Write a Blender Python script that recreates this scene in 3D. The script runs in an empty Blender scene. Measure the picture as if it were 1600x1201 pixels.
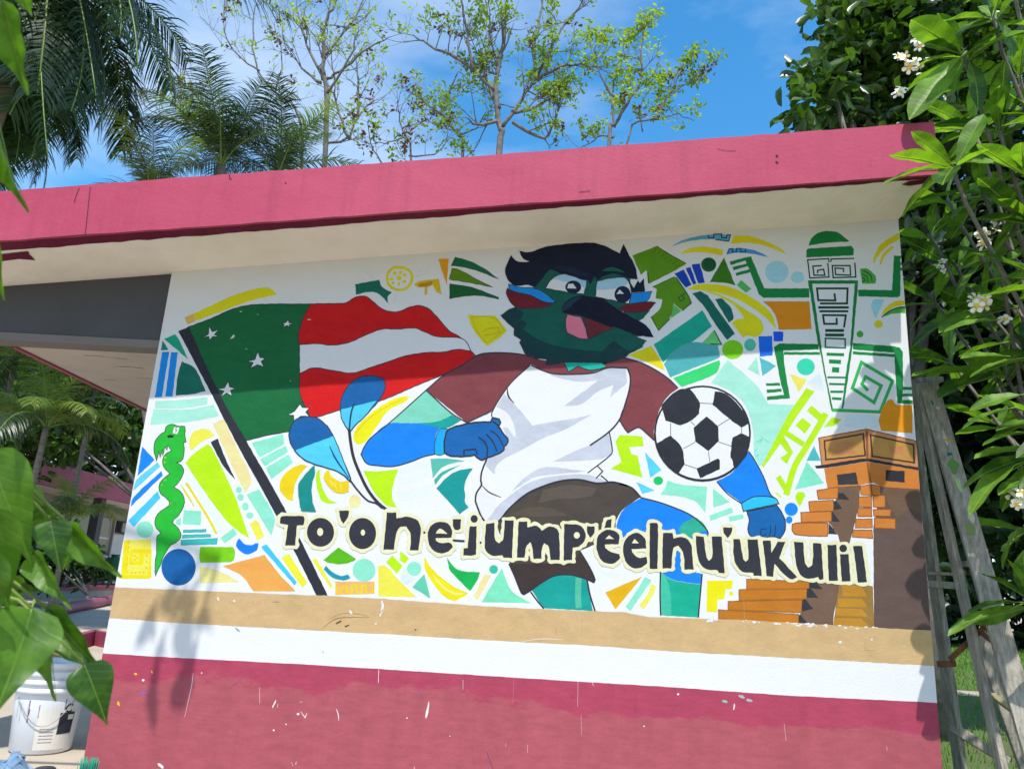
import bpy, bmesh, math, random
import numpy as np
from mathutils import Vector, Matrix

# ------------------------------------------------------------------ camera, sky, sun, exposure
scene = bpy.context.scene
R = math.radians
CAM_D, CAM_H, FPX = 4.4, 1.2, 1200.0          # metres from the painted wall, eye height, focal length in photo pixels
PITCH, ROLL, YAW = R(14.788), R(3.284), R(0.914)
CAM = Vector((0, -CAM_D, CAM_H))

def cam_axes():
    fwd = Vector((0, math.cos(PITCH), math.sin(PITCH)))
    up = Vector((0, -math.sin(PITCH), math.cos(PITCH)))
    rt = Vector((1, 0, 0))
    r2 = rt * math.cos(ROLL) + up * math.sin(ROLL)
    u2 = -rt * math.sin(ROLL) + up * math.cos(ROLL)
    Z = Matrix.Rotation(YAW, 3, 'Z')
    return Z @ r2, Z @ u2, Z @ fwd
RT, UP, FW = cam_axes()

cam_data = bpy.data.cameras.new('camera')
cam = bpy.data.objects.new('camera', cam_data)
scene.collection.objects.link(cam)
cam_data.sensor_width = 36
cam_data.lens = FPX / 1600 * 36
cam_data.clip_start = 0.05
cam_data.clip_end = 2000
cam_data.dof.use_dof = True
cam_data.dof.focus_distance = 4.9
cam_data.dof.aperture_fstop = 11
M = Matrix((RT, UP, -FW)).transposed().to_4x4()
M.translation = CAM
cam.matrix_world = M
scene.camera = cam

SUN_EL, SUN_AZ = R(61.2), R(6)               # azimuth: towards +x from the wall's outward normal (-y)
SUN_TO = Vector((math.sin(SUN_AZ) * math.cos(SUN_EL), -math.cos(SUN_AZ) * math.cos(SUN_EL), math.sin(SUN_EL)))
world = bpy.data.worlds.new('World')
scene.world = world
world.use_nodes = True
wn, wl = world.node_tree.nodes, world.node_tree.links
bg = wn['Background']
sky = wn.new('ShaderNodeTexSky')
sky.sky_type = 'NISHITA'
sky.sun_disc = False
sky.sun_elevation = SUN_EL
sky.sun_rotation = math.atan2(SUN_TO.x, SUN_TO.y)
sky.altitude = 10
sky.air_density = 1.1
sky.dust_density = 0.6
sky.ozone_density = 2.2
# thin high cloud over the whole sky
tc = wn.new('ShaderNodeTexCoord')
mp = wn.new('ShaderNodeMapping'); mp.inputs['Scale'].default_value = (1.2, 1.2, 3.2); mp.inputs['Location'].default_value = (0.30, 0.1, 0.2)
nz = wn.new('ShaderNodeTexNoise'); nz.inputs['Scale'].default_value = 1.5; nz.inputs['Detail'].default_value = 7; nz.inputs['Roughness'].default_value = 0.55
cr = wn.new('ShaderNodeValToRGB')
cr.color_ramp.elements[0].position = 0.43; cr.color_ramp.elements[0].color = (0, 0, 0, 1)
cr.color_ramp.elements[1].position = 0.80; cr.color_ramp.elements[1].color = (0.75, 0.75, 0.75, 1)
mx = wn.new('ShaderNodeMixRGB'); mx.inputs[2].default_value = (9.5, 10.2, 11.2, 1)
wl.new(tc.outputs['Generated'], mp.inputs[0]); wl.new(mp.outputs[0], nz.inputs['Vector'])
wl.new(nz.outputs['Fac'], cr.inputs[0]); wl.new(cr.outputs[0], mx.inputs[0])
hs = wn.new('ShaderNodeHueSaturation'); hs.inputs['Hue'].default_value = 0.492; hs.inputs['Saturation'].default_value = 1.36; hs.inputs['Value'].default_value = 2.2
wl.new(sky.outputs[0], hs.inputs['Color']); wl.new(hs.outputs[0], mx.inputs[1]); wl.new(mx.outputs[0], bg.inputs['Color'])
bg.inputs['Strength'].default_value = 0.10

sun_data = bpy.data.lights.new('sun', 'SUN')
sun_data.energy = 5.0
sun_data.angle = R(0.53)
sun_data.color = (1.0, 0.96, 0.90)
sun = bpy.data.objects.new('sun', sun_data)
scene.collection.objects.link(sun)
sun.rotation_euler = (-SUN_TO).to_track_quat('-Z', 'Y').to_euler()
sun.location = SUN_TO * 30

scene.view_settings.view_transform = 'Standard'
scene.view_settings.look = 'None'
scene.view_settings.gamma = 1
scene.view_settings.use_curve_mapping = False
scene.view_settings.exposure = 0.27

# ------------------------------------------------------------------ helpers
COL = scene.collection
rng = random.Random(7)

def ray(px, py):
    return RT * ((px - 800) / FPX) - UP * ((py - 600.5) / FPX) + FW
def at_y(px, py, Y=0.0):
    d = ray(px, py); return CAM + d * ((Y + CAM_D) / d.y)
def at_z(px, py, Z=0.0):
    d = ray(px, py); return CAM + d * ((Z - CAM_H) / d.z)
def at_r(px, py, r):
    return CAM + ray(px, py).normalized() * r

def tag(o, label=None, cat=None, group=None, kind=None):
    if label: o['label'] = label
    if cat: o['category'] = cat
    if group: o['group'] = group
    if kind: o['kind'] = kind
    return o
def empty(name, loc=(0, 0, 0), parent=None):
    o = bpy.data.objects.new(name, None); COL.objects.link(o); o.location = loc
    o.empty_display_size = 0.1
    if parent: o.parent = parent
    return o
class MB:
    """collects geometry in world coordinates"""
    def __init__(s): s.v = []; s.f = []; s.m = []; s.sm = []
    def poly(s, pts, m=0, smooth=False):
        n = len(s.v); s.v += [tuple(p) for p in pts]; s.f.append(tuple(range(n, n + len(pts)))); s.m.append(m); s.sm.append(smooth)
    def box(s, x0, x1, y0, y1, z0, z1, m=0):
        s.prism([(x0, z0), (x1, z0), (x1, z1), (x0, z1)], y0, y1, m)
    def prism(s, xz, y0, y1, m=0):
        n = len(s.v); k = len(xz)
        s.v += [(x, y0, z) for x, z in xz] + [(x, y1, z) for x, z in xz]
        s.f.append(tuple(range(n, n + k))); s.f.append(tuple(range(n + 2 * k - 1, n + k - 1, -1)))
        for i in range(k):
            j = (i + 1) % k; s.f.append((n + j, n + i, n + k + i, n + k + j))
        s.m += [m] * (k + 2); s.sm += [False] * (k + 2)
    def prism_z(s, xy, z0, z1, m=0):
        n = len(s.v); k = len(xy)
        s.v += [(x, y, z0) for x, y in xy] + [(x, y, z1) for x, y in xy]
        s.f.append(tuple(range(n + k - 1, n - 1, -1))); s.f.append(tuple(range(n + k, n + 2 * k)))
        for i in range(k):
            j = (i + 1) % k; s.f.append((n + i, n + j, n + k + j, n + k + i))
        s.m += [m] * (k + 2); s.sm += [False] * (k + 2)
    def bar(s, a, b, w, t, side=None, m=0):
        """a plank from a to b, w wide along side, t thick"""
        a, b = Vector(a), Vector(b); d = (b - a).normalized()
        sd = Vector(side) if side is not None else Vector((1, 0, 0)); sd = (sd - d * sd.dot(d)).normalized(); q = d.cross(sd)
        n = len(s.v)
        for p in (a, b):
            for i, j in ((-1, -1), (1, -1), (1, 1), (-1, 1)):
                s.v.append(tuple(p + sd * (w / 2 * i) + q * (t / 2 * j)))
        for f in ((3, 2, 1, 0), (4, 5, 6, 7), (0, 1, 5, 4), (1, 2, 6, 5), (2, 3, 7, 6), (3, 0, 4, 7)):
            s.f.append(tuple(n + i for i in f)); s.m.append(m); s.sm.append(False)
    def tube(s, pts, rad, sides=6, m=0, cap=True):
        pts = [Vector(p) for p in pts]; k = len(pts)
        if not hasattr(rad, '__len__'): rad = [rad] * k
        n = len(s.v); ref = Vector((0.31, 0.27, 0.91))
        for i, p in enumerate(pts):
            d = (pts[min(i + 1, k - 1)] - pts[max(i - 1, 0)])
            d = d.normalized() if d.length > 1e-9 else Vector((0, 0, 1))
            a = ref - d * ref.dot(d)
            if a.length < 1e-3: a = Vector((1, 0, 0)) - d * d.x
            a.normalize(); ref = a; b = d.cross(a)
            for j in range(sides):
                t = 2 * math.pi * j / sides
                s.v.append(tuple(p + (a * math.cos(t) + b * math.sin(t)) * rad[i]))
        for i in range(k - 1):
            for j in range(sides):
                j2 = (j + 1) % sides
                s.f.append((n + i * sides + j, n + i * sides + j2, n + (i + 1) * sides + j2, n + (i + 1) * sides + j)); s.m.append(m); s.sm.append(True)
        if cap:
            s.f.append(tuple(n + j for j in range(sides - 1, -1, -1))); s.f.append(tuple(n + (k - 1) * sides + j for j in range(sides)))
            s.m += [m, m]; s.sm += [False, False]
    def lathe(s, prof, sides=32, c=(0, 0), m=0):
        n = len(s.v)
        for r, z in prof:
            for j in range(sides):
                t = 2 * math.pi * j / sides; s.v.append((c[0] + r * math.cos(t), c[1] + r * math.sin(t), z))
        for i in range(len(prof) - 1):
            for j in range(sides):
                j2 = (j + 1) % sides
                s.f.append((n + i * sides + j, n + i * sides + j2, n + (i + 1) * sides + j2, n + (i + 1) * sides + j)); s.m.append(m); s.sm.append(True)
    def mesh(s, name, mats):
        me = bpy.data.meshes.new(name)
        me.from_pydata(s.v, [], s.f)
        for mt in (mats if isinstance(mats, (list, tuple)) else [mats]): me.materials.append(mt)
        me.polygons.foreach_set('material_index', s.m)
        me.polygons.foreach_set('use_smooth', s.sm)
        me.update(); return me
    def build(s, name, mats, parent=None, bevel=0):
        me = s.mesh(name, mats)
        o = bpy.data.objects.new(name, me); COL.objects.link(o)
        if parent is not None:
            o.parent = parent; o.matrix_parent_inverse = world_of(parent).inverted()
        if bevel:
            b = o.modifiers.new('bevel', 'BEVEL'); b.width = bevel; b.segments = 2; b.limit_method = 'ANGLE'
        return o
WM = {}
def world_of(o):
    """world matrix without a depsgraph update: parents here are empties or meshes that carry only a location"""
    m = Matrix.LocRotScale(o.location, o.rotation_euler, o.scale)
    if o.parent: m = world_of(o.parent) @ o.matrix_parent_inverse @ m
    return m

def lin(h):
    h = h.lstrip('#'); c = [int(h[i:i + 2], 16) / 255 for i in (0, 2, 4)]
    return [x / 12.92 if x <= 0.04045 else ((x + 0.055) / 1.055) ** 2.4 for x in c]

def new_mat(name):
    m = bpy.data.materials.new(name); m.use_nodes = True
    return m, m.node_tree.nodes, m.node_tree.links, m.node_tree.nodes['Principled BSDF']
def noise(n, l, scale, detail=4, rough=0.6, stretch=None):
    t = n.new('ShaderNodeTexCoord'); z = n.new('ShaderNodeTexNoise')
    z.inputs['Scale'].default_value = scale; z.inputs['Detail'].default_value = detail; z.inputs['Roughness'].default_value = rough
    if stretch:
        mpg = n.new('ShaderNodeMapping'); mpg.inputs['Scale'].default_value = stretch
        l.new(t.outputs['Object'], mpg.inputs[0]); l.new(mpg.outputs[0], z.inputs['Vector'])
    else: l.new(t.outputs['Object'], z.inputs['Vector'])
    return z
def mat_var(name, base, dark=None, scale=3.0, amount=0.12, rough=0.8, bump=0.0, bscale=60, stretch=None, spec=0.3, metal=0.0, lo=0.3, hi=0.7):
    """base colour drifting towards a second colour by noise, with fine relief"""
    m, n, l, p = new_mat(name)
    base = list(base)[:3]; dark = list(dark)[:3] if dark else [c * (1 - amount) for c in base]
    z = noise(n, l, scale, 6, 0.6, stretch)
    r = n.new('ShaderNodeValToRGB'); r.color_ramp.elements[0].position = lo; r.color_ramp.elements[1].position = hi
    r.color_ramp.elements[0].color = (*dark, 1); r.color_ramp.elements[1].color = (*base, 1)
    l.new(z.outputs['Fac'], r.inputs[0]); l.new(r.outputs[0], p.inputs['Base Color'])
    p.inputs['Roughness'].default_value = rough; p.inputs['Specular IOR Level'].default_value = spec; p.inputs['Metallic'].default_value = metal
    if bump:
        b = n.new('ShaderNodeBump'); b.inputs['Strength'].default_value = bump; b.inputs['Distance'].default_value = 0.01
        z2 = noise(n, l, bscale, 5, 0.65); l.new(z2.outputs['Fac'], b.inputs['Height']); l.new(b.outputs[0], p.inputs['Normal'])
    return m
PK = 0.78
PAINT = {}
def paint(h):
    """wall paint: brushed emulsion on plaster, colour given as seen in the sun"""
    if h not in PAINT:
        m, n, l, p = new_mat('paint_' + h.lstrip('#'))
        c = [x * PK for x in lin(h)]; g0 = sum(c) / 3; c = [max(.004, g0 + (x - g0) * 1.07) for x in c]
        z = noise(n, l, 5.5, 7, 0.75, (1, 1, 2.0)); z2 = noise(n, l, 60, 4, 0.7, (0.6, 1, 6))
        ad = n.new('ShaderNodeMath'); ad.operation = 'MULTIPLY_ADD'; ad.inputs[1].default_value = 0.45
        l.new(z2.outputs['Fac'], ad.inputs[0]); l.new(z.outputs['Fac'], ad.inputs[2])
        r = n.new('ShaderNodeValToRGB'); r.color_ramp.elements[0].position = 0.42; r.color_ramp.elements[1].position = 0.92
        lum = sum(c) / 3
        k0 = 0.90 if min(c) > .5 else 0.74
        r.color_ramp.elements[0].color = (*[min(x * k0, .55) for x in c], 1)
        r.color_ramp.elements[1].color = (*[min(0.585, x * 1.06 + 0.004) for x in c], 1)
        l.new(ad.outputs[0], r.inputs[0])
        z4 = noise(n, l, 170, 4, 0.75); r4 = n.new('ShaderNodeValToRGB'); r4.color_ramp.elements[0].position = 0.66; r4.color_ramp.elements[1].position = 0.74   # pinholes the brush missed
        r4.color_ramp.elements[0].color = (0, 0, 0, 1); r4.color_ramp.elements[1].color = (.32, .32, .32, 1); l.new(z4.outputs['Fac'], r4.inputs[0])
        m4_ = n.new('ShaderNodeMixRGB'); m4_.inputs[2].default_value = (.58, .58, .58, 1); l.new(r4.outputs[0], m4_.inputs[0]); l.new(r.outputs[0], m4_.inputs[1]); l.new(m4_.outputs[0], p.inputs['Base Color'])
        p.inputs['Roughness'].default_value = 0.6; p.inputs['Specular IOR Level'].default_value = 0.12
        b = n.new('ShaderNodeBump'); b.inputs['Strength'].default_value = 0.38; b.inputs['Distance'].default_value = 0.004
        z3 = noise(n, l, 90, 5, 0.7); l.new(z3.outputs['Fac'], b.inputs['Height']); l.new(b.outputs[0], p.inputs['Normal'])
        PAINT[h] = m
    return PAINT[h]
def leaf_mat(name, c1, c2, scale=1.5, trans=0.35, rough=0.4, spec=0.4, tint=(1.25, 1.25, 0.35), veins=0):
    m, n, l, p = new_mat(name)
    z = noise(n, l, scale, 3, 0.6)
    oi = n.new('ShaderNodeObjectInfo')
    ad = n.new('ShaderNodeMath'); ad.operation = 'ADD'
    ml = n.new('ShaderNodeMath'); ml.operation = 'MULTIPLY_ADD'; ml.inputs[1].default_value = 0.4; ml.inputs[2].default_value = -0.2
    l.new(oi.outputs['Random'], ml.inputs[0]); l.new(ml.outputs[0], ad.inputs[0]); l.new(z.outputs['Fac'], ad.inputs[1])
    r = n.new('ShaderNodeValToRGB'); r.color_ramp.elements[0].position = 0.3; r.color_ramp.elements[1].position = 0.7
    r.color_ramp.elements[0].color = (*c1, 1); r.color_ramp.elements[1].color = (*c2, 1)
    l.new(ad.outputs[0], r.inputs[0]); colour = r.outputs[0]
    if veins:      # side veins running out and forward from the midrib, in the leaf's own coordinates
        tcn = n.new('ShaderNodeTexCoord'); sx = n.new('ShaderNodeSeparateXYZ'); l.new(tcn.outputs['Object'], sx.inputs[0])
        def mth(op, a, b=None, c=None):
            q = n.new('ShaderNodeMath'); q.operation = op
            for k, v in enumerate((a, b, c)):
                if v is None: continue
                if isinstance(v, (int, float)): q.inputs[k].default_value = v
                else: l.new(v, q.inputs[k])
            return q.outputs[0]
        ay = mth('ABSOLUTE', sx.outputs['Y'])
        wob = mth('MULTIPLY_ADD', z.outputs['Fac'], 0.10, sx.outputs['X'])
        ph = mth('MULTIPLY', mth('MULTIPLY_ADD', ay, -0.75 if veins < 12 else -0.35, wob), 6.2832 * veins)
        v = mth('POWER', mth('MULTIPLY_ADD', mth('SINE', ph), 0.5, 0.5), 9.0)
        mid = mth('LESS_THAN', ay, 0.008)
        vv = mth('MAXIMUM', mth('MULTIPLY', v, 0.08), mth('MULTIPLY', mid, 0.6))
        mv = n.new('ShaderNodeMixRGB'); mv.inputs[2].default_value = (c2[0] * 2.0, c2[1] * 1.5, c2[2] * 1.9, 1); l.new(vv, mv.inputs[0]); l.new(colour, mv.inputs[1]); colour = mv.outputs[0]
        bp = n.new('ShaderNodeBump'); bp.inputs['Strength'].default_value = 0.10; bp.inputs['Distance'].default_value = 0.008; bp.invert = True
        l.new(v, bp.inputs['Height']); l.new(bp.outputs[0], p.inputs['Normal'])
    l.new(colour, p.inputs['Base Color'])
    p.inputs['Roughness'].default_value = rough; p.inputs['Specular IOR Level'].default_value = spec
    t = n.new('ShaderNodeBsdfTranslucent'); mxs = n.new('ShaderNodeMixShader'); mxs.inputs[0].default_value = trans
    tm = n.new('ShaderNodeMixRGB'); tm.blend_type = 'MULTIPLY'; tm.inputs[0].default_value = 1; tm.inputs[2].default_value = (*[x * 1.6 for x in tint], 1)
    l.new(colour, tm.inputs[1]); l.new(tm.outputs[0], t.inputs['Color'])
    l.new(p.outputs[0], mxs.inputs[1]); l.new(t.outputs[0], mxs.inputs[2])
    l.new(mxs.outputs[0], n['Material Output'].inputs['Surface'])
    return m
# ------------------------------------------------------------------ ground and paths
m_conc = mat_var('concrete_paving', (0.46, 0.39, 0.30), (0.34, 0.29, 0.23), scale=1.3, rough=0.9, bump=0.35, bscale=45)
m_dirt = mat_var('packed_earth', (0.40, 0.32, 0.225), (0.26, 0.21, 0.15), scale=0.9, rough=0.95, bump=0.5, bscale=20)
m_lawn = mat_var('lawn_soil', (0.07, 0.12, 0.025), (0.10, 0.09, 0.04), scale=1.2, rough=0.95, bump=0.5, bscale=40)
m_maroon = mat_var('maroon_paint', (0.30, 0.055, 0.095), (0.22, 0.045, 0.07), scale=4, rough=0.6, bump=0.15)

g = MB(); g.poly([(-300, -300, 0), (300, -300, 0), (300, 300, 0), (-300, 300, 0)])
tag(g.build('ground', m_dirt), kind='structure')
g = MB(); g.poly([(-30, -1.6, .004), (2.35, -1.6, .004), (2.35, 14, .004), (-30, 14, .004)])
tag(g.build('paved_yard', m_conc), kind='structure')
g = MB(); g.poly([(2.36, -14, .006), (60, -14, .006), (60, 60, .006), (2.36, 60, .006)])
tag(g.build('lawn', m_lawn), kind='structure')
g = MB(); g.poly([(2.7, 8.2, .012), (40, 6.2, .012), (40, 7.0, .012), (2.7, 9.0, .012)])
tag(g.build('earth_path', m_dirt), kind='structure')
# raised terrace towards the far classrooms, edged by a maroon kerb
edge = [(-30, 3.3), (-5.05, 3.95), (-5.75, 5.6), (-6.4, 8.0), (-5.75, 7.45), (-4.2, 7.0), (-1.0, 7.6)]
g = MB(); g.prism_z(edge + [(-1.0, 40), (-30, 40)], -0.05, 0.20)
tag(g.build('terrace', m_conc), kind='structure')
kb = MB()
for a, b in zip(edge[:-1], edge[1:]):
    a, b = Vector((*a, 0.105)), Vector((*b, 0.105)); kb.bar(a, b, 0.10, 0.225, side=(b - a).cross(Vector((0, 0, 1))))
tag(kb.build('kerb', m_maroon), kind='structure')
kb = MB()
cpts = [at_z(60, 975, .30), at_z(95, 952, .30), at_z(120, 947, .30), at_z(150, 942, .30), at_z(178, 936, .30), at_z(230, 930, .30)]
kb.tube(cpts, 0.12, 8)
tag(kb.build('garden_kerb', m_maroon), kind='structure')

# ------------------------------------------------------------------ the building with the painted end wall
XL, XR = -2.204, 2.292
def z_wall(x): return 2.963 + (x + 2.204) * 0.1343
def z_fas(x): return 2.9115 + 0.1335 * (x + 2.959)
OV = 0.47
m_white = paint('#faf5f0')
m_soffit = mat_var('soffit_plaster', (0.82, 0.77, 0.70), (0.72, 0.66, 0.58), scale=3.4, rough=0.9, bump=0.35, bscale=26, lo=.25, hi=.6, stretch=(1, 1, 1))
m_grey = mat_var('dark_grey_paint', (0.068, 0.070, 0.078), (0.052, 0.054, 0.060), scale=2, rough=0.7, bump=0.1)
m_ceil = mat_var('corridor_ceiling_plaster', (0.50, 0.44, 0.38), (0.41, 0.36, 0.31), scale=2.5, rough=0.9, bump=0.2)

bld = empty('school_building', (0, 0, 0))
tag(bld, 'white walled building with mural, sloping roof and thick pink fascia', 'building')
w = MB(); w.prism([(XL, -0.1), (XR, -0.1), (XR, z_wall(XR) + .06), (XL, z_wall(XL) + .06)], 0, 6.0)
wall = w.build('mural_wall', m_white, bld)
wall['label'] = 'white end wall painted with a mural'

# roof slab, its pink fascia (with the brushed second coat), painted drip strip under it
XE, XW = 2.296, -3.75
r_ = MB()
def soff(x, y):  # soffit height
    t = min(1, max(0, (y + OV) / OV)); return z_fas(x) * (1 - t) + z_wall(x) * t
def ftop(x): return z_fas(x) + 0.30 + 0.026 * (x + 3.0) / 5.3
NX = 24
xs = [XW + (XE - XW) * i / NX for i in range(NX + 1)]
for a, b in zip(xs[:-1], xs[1:]):
    r_.poly([(a, -OV + .02, soff(a, -OV)), (a, 0, soff(a, 0)), (b, 0, soff(b, 0)), (b, -OV + .02, soff(b, -OV))])
    r_.poly([(a, 0, soff(a, 0)), (a, 6.4, soff(a, 0)), (b, 6.4, soff(b, 0)), (b, 0, soff(b, 0))])
    r_.poly([(a, -OV + .02, ftop(a)), (b, -OV + .02, ftop(b)), (b, 6.4, ftop(b)), (a, 6.4, ftop(a))])
r_.poly([(XE, -OV + .02, soff(XE, -OV)), (XE, 0, soff(XE, 0)), (XE, 6.4, soff(XE, 0)), (XE, 6.4, ftop(XE)), (XE, -OV + .02, ftop(XE))])
r_.poly([(XW, -OV + .02, ftop(XW)), (XW, 6.4, ftop(XW)), (XW, 6.4, soff(XW, 0)), (XW, 0, soff(XW, 0)), (XW, -OV + .02, soff(XW, -OV))])
r_.poly([(XW, 6.4, soff(XW, 0)), (XW, 6.4, ftop(XW)), (XE, 6.4, ftop(XE)), (XE, 6.4, soff(XE, 0))])
roof = r_.build('roof_slab', m_soffit, bld)

def mat_fascia():
    m, n, l, p = new_mat('fascia_pink_paint')
    z = noise(n, l, 1.1, 6, 0.65, (1, 1, 2.2)); z2 = noise(n, l, 22, 5, 0.7, (1, 1, 3))
    ad = n.new('ShaderNodeMath'); ad.operation = 'MULTIPLY_ADD'; ad.inputs[1].default_value = 0.4
    l.new(z2.outputs['Fac'], ad.inputs[0]); l.new(z.outputs['Fac'], ad.inputs[2])
    r = n.new('ShaderNodeValToRGB'); r.color_ramp.elements[0].position = 0.5; r.color_ramp.elements[1].position = 0.9
    r.color_ramp.elements[0].color = (0.345, 0.042, 0.088, 1); r.color_ramp.elements[1].color = (0.415, 0.064, 0.116, 1)
    l.new(ad.outputs[0], r.inputs[0])
    zs = noise(n, l, 1.0, 5, 0.7, (9, 1, 0.7)); rs = n.new('ShaderNodeValToRGB'); rs.color_ramp.elements[0].position = 0.34; rs.color_ramp.elements[1].position = 0.52
    rs.color_ramp.elements[0].color = (0.70, 0.68, 0.70, 1); rs.color_ramp.elements[1].color = (1, 1, 1, 1); l.new(zs.outputs['Fac'], rs.inputs[0])
    mm = n.new('ShaderNodeMixRGB'); mm.blend_type = 'MULTIPLY'; mm.inputs[0].default_value = 0.35; l.new(r.outputs[0], mm.inputs[1]); l.new(rs.outputs[0], mm.inputs[2])
    l.new(mm.outputs[0], p.inputs['Base Color'])
    p.inputs['Roughness'].default_value = 0.6; p.inputs['Specular IOR Level'].default_value = 0.2
    b = n.new('ShaderNodeBump'); b.inputs['Strength'].default_value = 0.3; b.inputs['Distance'].default_value = 0.006
    z3 = noise(n, l, 55, 6, 0.7); l.new(z3.outputs['Fac'], b.inputs['Height']); l.new(b.outputs[0], p.inputs['Normal'])
    return m
m_fas = mat_fascia()
fa = MB(); NF = 60
fx = [XW - .004 + (XE - XW + .008) * i / NF for i in range(NF + 1)]
jt = [rng.uniform(-.003, .003) for _ in fx]; jb = [rng.uniform(-.003, .003) for _ in fx]
for i in range(NF):
    a, b = fx[i], fx[i + 1]
    A, B = (a, -OV), (b, -OV)
    za, zb, ta, tb = z_fas(a) + jb[i] - .004, z_fas(b) + jb[i + 1] - .004, ftop(a) + jt[i] + .008, ftop(b) + jt[i + 1] + .008
    fa.poly([(a, -OV, za), (b, -OV, zb), (b, -OV, tb), (a, -OV, ta)])
    fa.poly([(a, -OV, ta), (b, -OV, tb), (b, -OV + .16, tb + .004), (a, -OV + .16, ta + .004)])
    fa.poly([(a, -OV, za), (a, -OV + .02, za), (b, -OV + .02, zb), (b, -OV, zb)])
i = NF; a = fx[i]; fa.poly([(a, -OV, z_fas(a) - .004), (a, .9, z_wall(a) - .004), (a, .9, ftop(a) + .01), (a, -OV, ftop(a) + .008 + jt[i])])
fascia = fa.build('fascia', m_fas, bld)
# maroon strip carried a little way under the edge, ragged towards the plaster
ds = MB(); n = 120; xs2 = [XW + (XE - XW) * i / n for i in range(n + 1)]
wd = [max(.012, .095 - .012 * (x - XW) + rng.uniform(-.006, .006)) for x in xs2]
for i in range(n):
    a, b = xs2[i], xs2[i + 1]
    def P(x, d): y = -OV + .02 + d; return (x, y, soff(x, y) - .003)
    ds.poly([P(a, 0), P(a, wd[i]), P(b, wd[i + 1]), P(b, 0)])
m_mardk = paint('#6e2440')
ds.build('painted_drip_strip', m_mardk, fascia)
# stray brush strokes of the same paint on the soffit
for pts in ([(-60, 403), (0, 397), (44, 392), (46, 397), (55, 406), (30, 404), (0, 408), (-60, 414)],
            [(1409, 288), (1420, 283), (1440, 280), (1455, 276), (1453, 282), (1440, 287), (1420, 290)]):
    q = MB(); out = []
    for x, y in pts:
        d = ray(x, y); lo_, hi_ = -OV + .03, -.01
        for _ in range(40):
            mid = (lo_ + hi_) / 2; p3 = CAM + d * ((mid + CAM_D) / d.y)
            if p3.z > soff(p3.x, mid): hi_ = mid
            else: lo_ = mid
        out.append((p3.x, p3.y, soff(p3.x, p3.y) - .003))
    q.poly(out); q.build('brush_stroke', m_mardk, fascia)
# hairline cracks and rust holes of the fascia
m_black = mat_var('crack_shadow', (0.05, 0.02, 0.025), rough=0.9)
def flat_ribbon(mb, pts, w):
    for i in range(len(pts) - 1):
        a, b = Vector(pts[i]), Vector(pts[i + 1]); d = (b - a).normalized(); s_ = Vector((d.z, 0, -d.x)) * (w / 2)
        mb.poly([a + s_, a - s_, b - s_, b + s_])
for pts, wpx in (([(141, 292), (138, 320), (133, 366)], 1.1), ([(124, 293), (119, 305), (116, 316)], .9), ([(358, 272), (359, 279), (362, 279)], 1.5), ([(1213, 242), (1215, 245)], 3.4), ([(1212, 252), (1216, 255)], 2.6), ([(446, 285), (447, 286)], 3), ([(1120, 232), (1138, 236), (1150, 235)], .7), ([(905, 300), (922, 298)], 1.0)):
    q = MB(); flat_ribbon(q, [at_y(x, y, -OV - .003) for x, y in pts], wpx * .0034); q.build('crack', m_black, fascia)

# the covered passage at the left: grey gable panel, flat ceiling slab
ZC = 2.48
gp = MB(); gp.prism([(-3.3, ZC + .05), (XL - .002, ZC + .05), (XL - .002, z_wall(XL) + .03), (-3.3, z_wall(-3.3) + .03)], 0.03, 0.16)
gp.build('gable_panel', m_grey, bld)
gp = MB(); gp.box(-3.3, XL - .002, 0.022, 0.158, ZC - .004, ZC + .046)
gp.build('lintel', mat_var('lintel_paint', (.17, .15, .14), rough=.8), bld)
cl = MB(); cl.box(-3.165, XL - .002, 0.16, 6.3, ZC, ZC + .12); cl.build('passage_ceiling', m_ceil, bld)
cl = MB(); cl.box(-3.20, -3.167, 0.16, 6.3, ZC - .012, ZC + .2); cl.build('eave_trim', m_maroon, bld)
for x, y, wpx in ((147, 557, 16), (187, 561, 10), (203, 575, 22), (172, 594, 12), (227, 592, 14), (232, 553, 18)):   # pale scuffs on the ceiling
    c = at_z(x, y, ZC - .003); s_ = wpx * .0042
    q = MB(); q.poly([(c.x + s_ * math.cos(t) * (1 + .3 * math.sin(3 * t)), c.y + .22 * s_ * math.sin(t), ZC - .003) for t in [k * math.pi / 5 for k in range(10)]])
    q.build('paint_scuff', mat_var('scuff_chalk', (.53, .47, .41), rough=.9) if 'scuff_chalk' not in bpy.data.materials else bpy.data.materials['scuff_chalk'], bld)
# ------------------------------------------------------------------ the mural: painted shapes on the wall
# points are photo positions read in enlarged tiles; each tile has an origin and a scale
TILE = {'A': (180, 400, 5.3333), 'B': (180, 600, 5.3333), 'C': (180, 780, 5.3333), 'D': (440, 370, 5.3333), 'E': (440, 570, 5.3333), 'F': (440, 760, 5.3333),
        'G': (680, 370, 5.3333), 'H': (680, 570, 5.3333), 'I': (680, 760, 5.3333), 'J': (940, 345, 5.3333), 'K': (940, 550, 5.3333), 'L': (940, 760, 5.3333),
        'M': (1180, 340, 5.3333), 'N': (1180, 550, 5.3333), 'O': (1180, 770, 5.3333), 'P': (120, 900, 3.2), 'Q': (600, 900, 3.2), 'R': (1050, 900, 3.2), 'Z': (0, 0, 1.0)}
def parse(s):
    t = None; out = []
    for w_ in s.split():
        if w_[0].isalpha(): t = TILE[w_[0]]; w_ = w_[1:]
        x, y = w_.split(','); out.append((t[0] + float(x) / t[2], t[1] + float(y) / t[2]))
    return out
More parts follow.
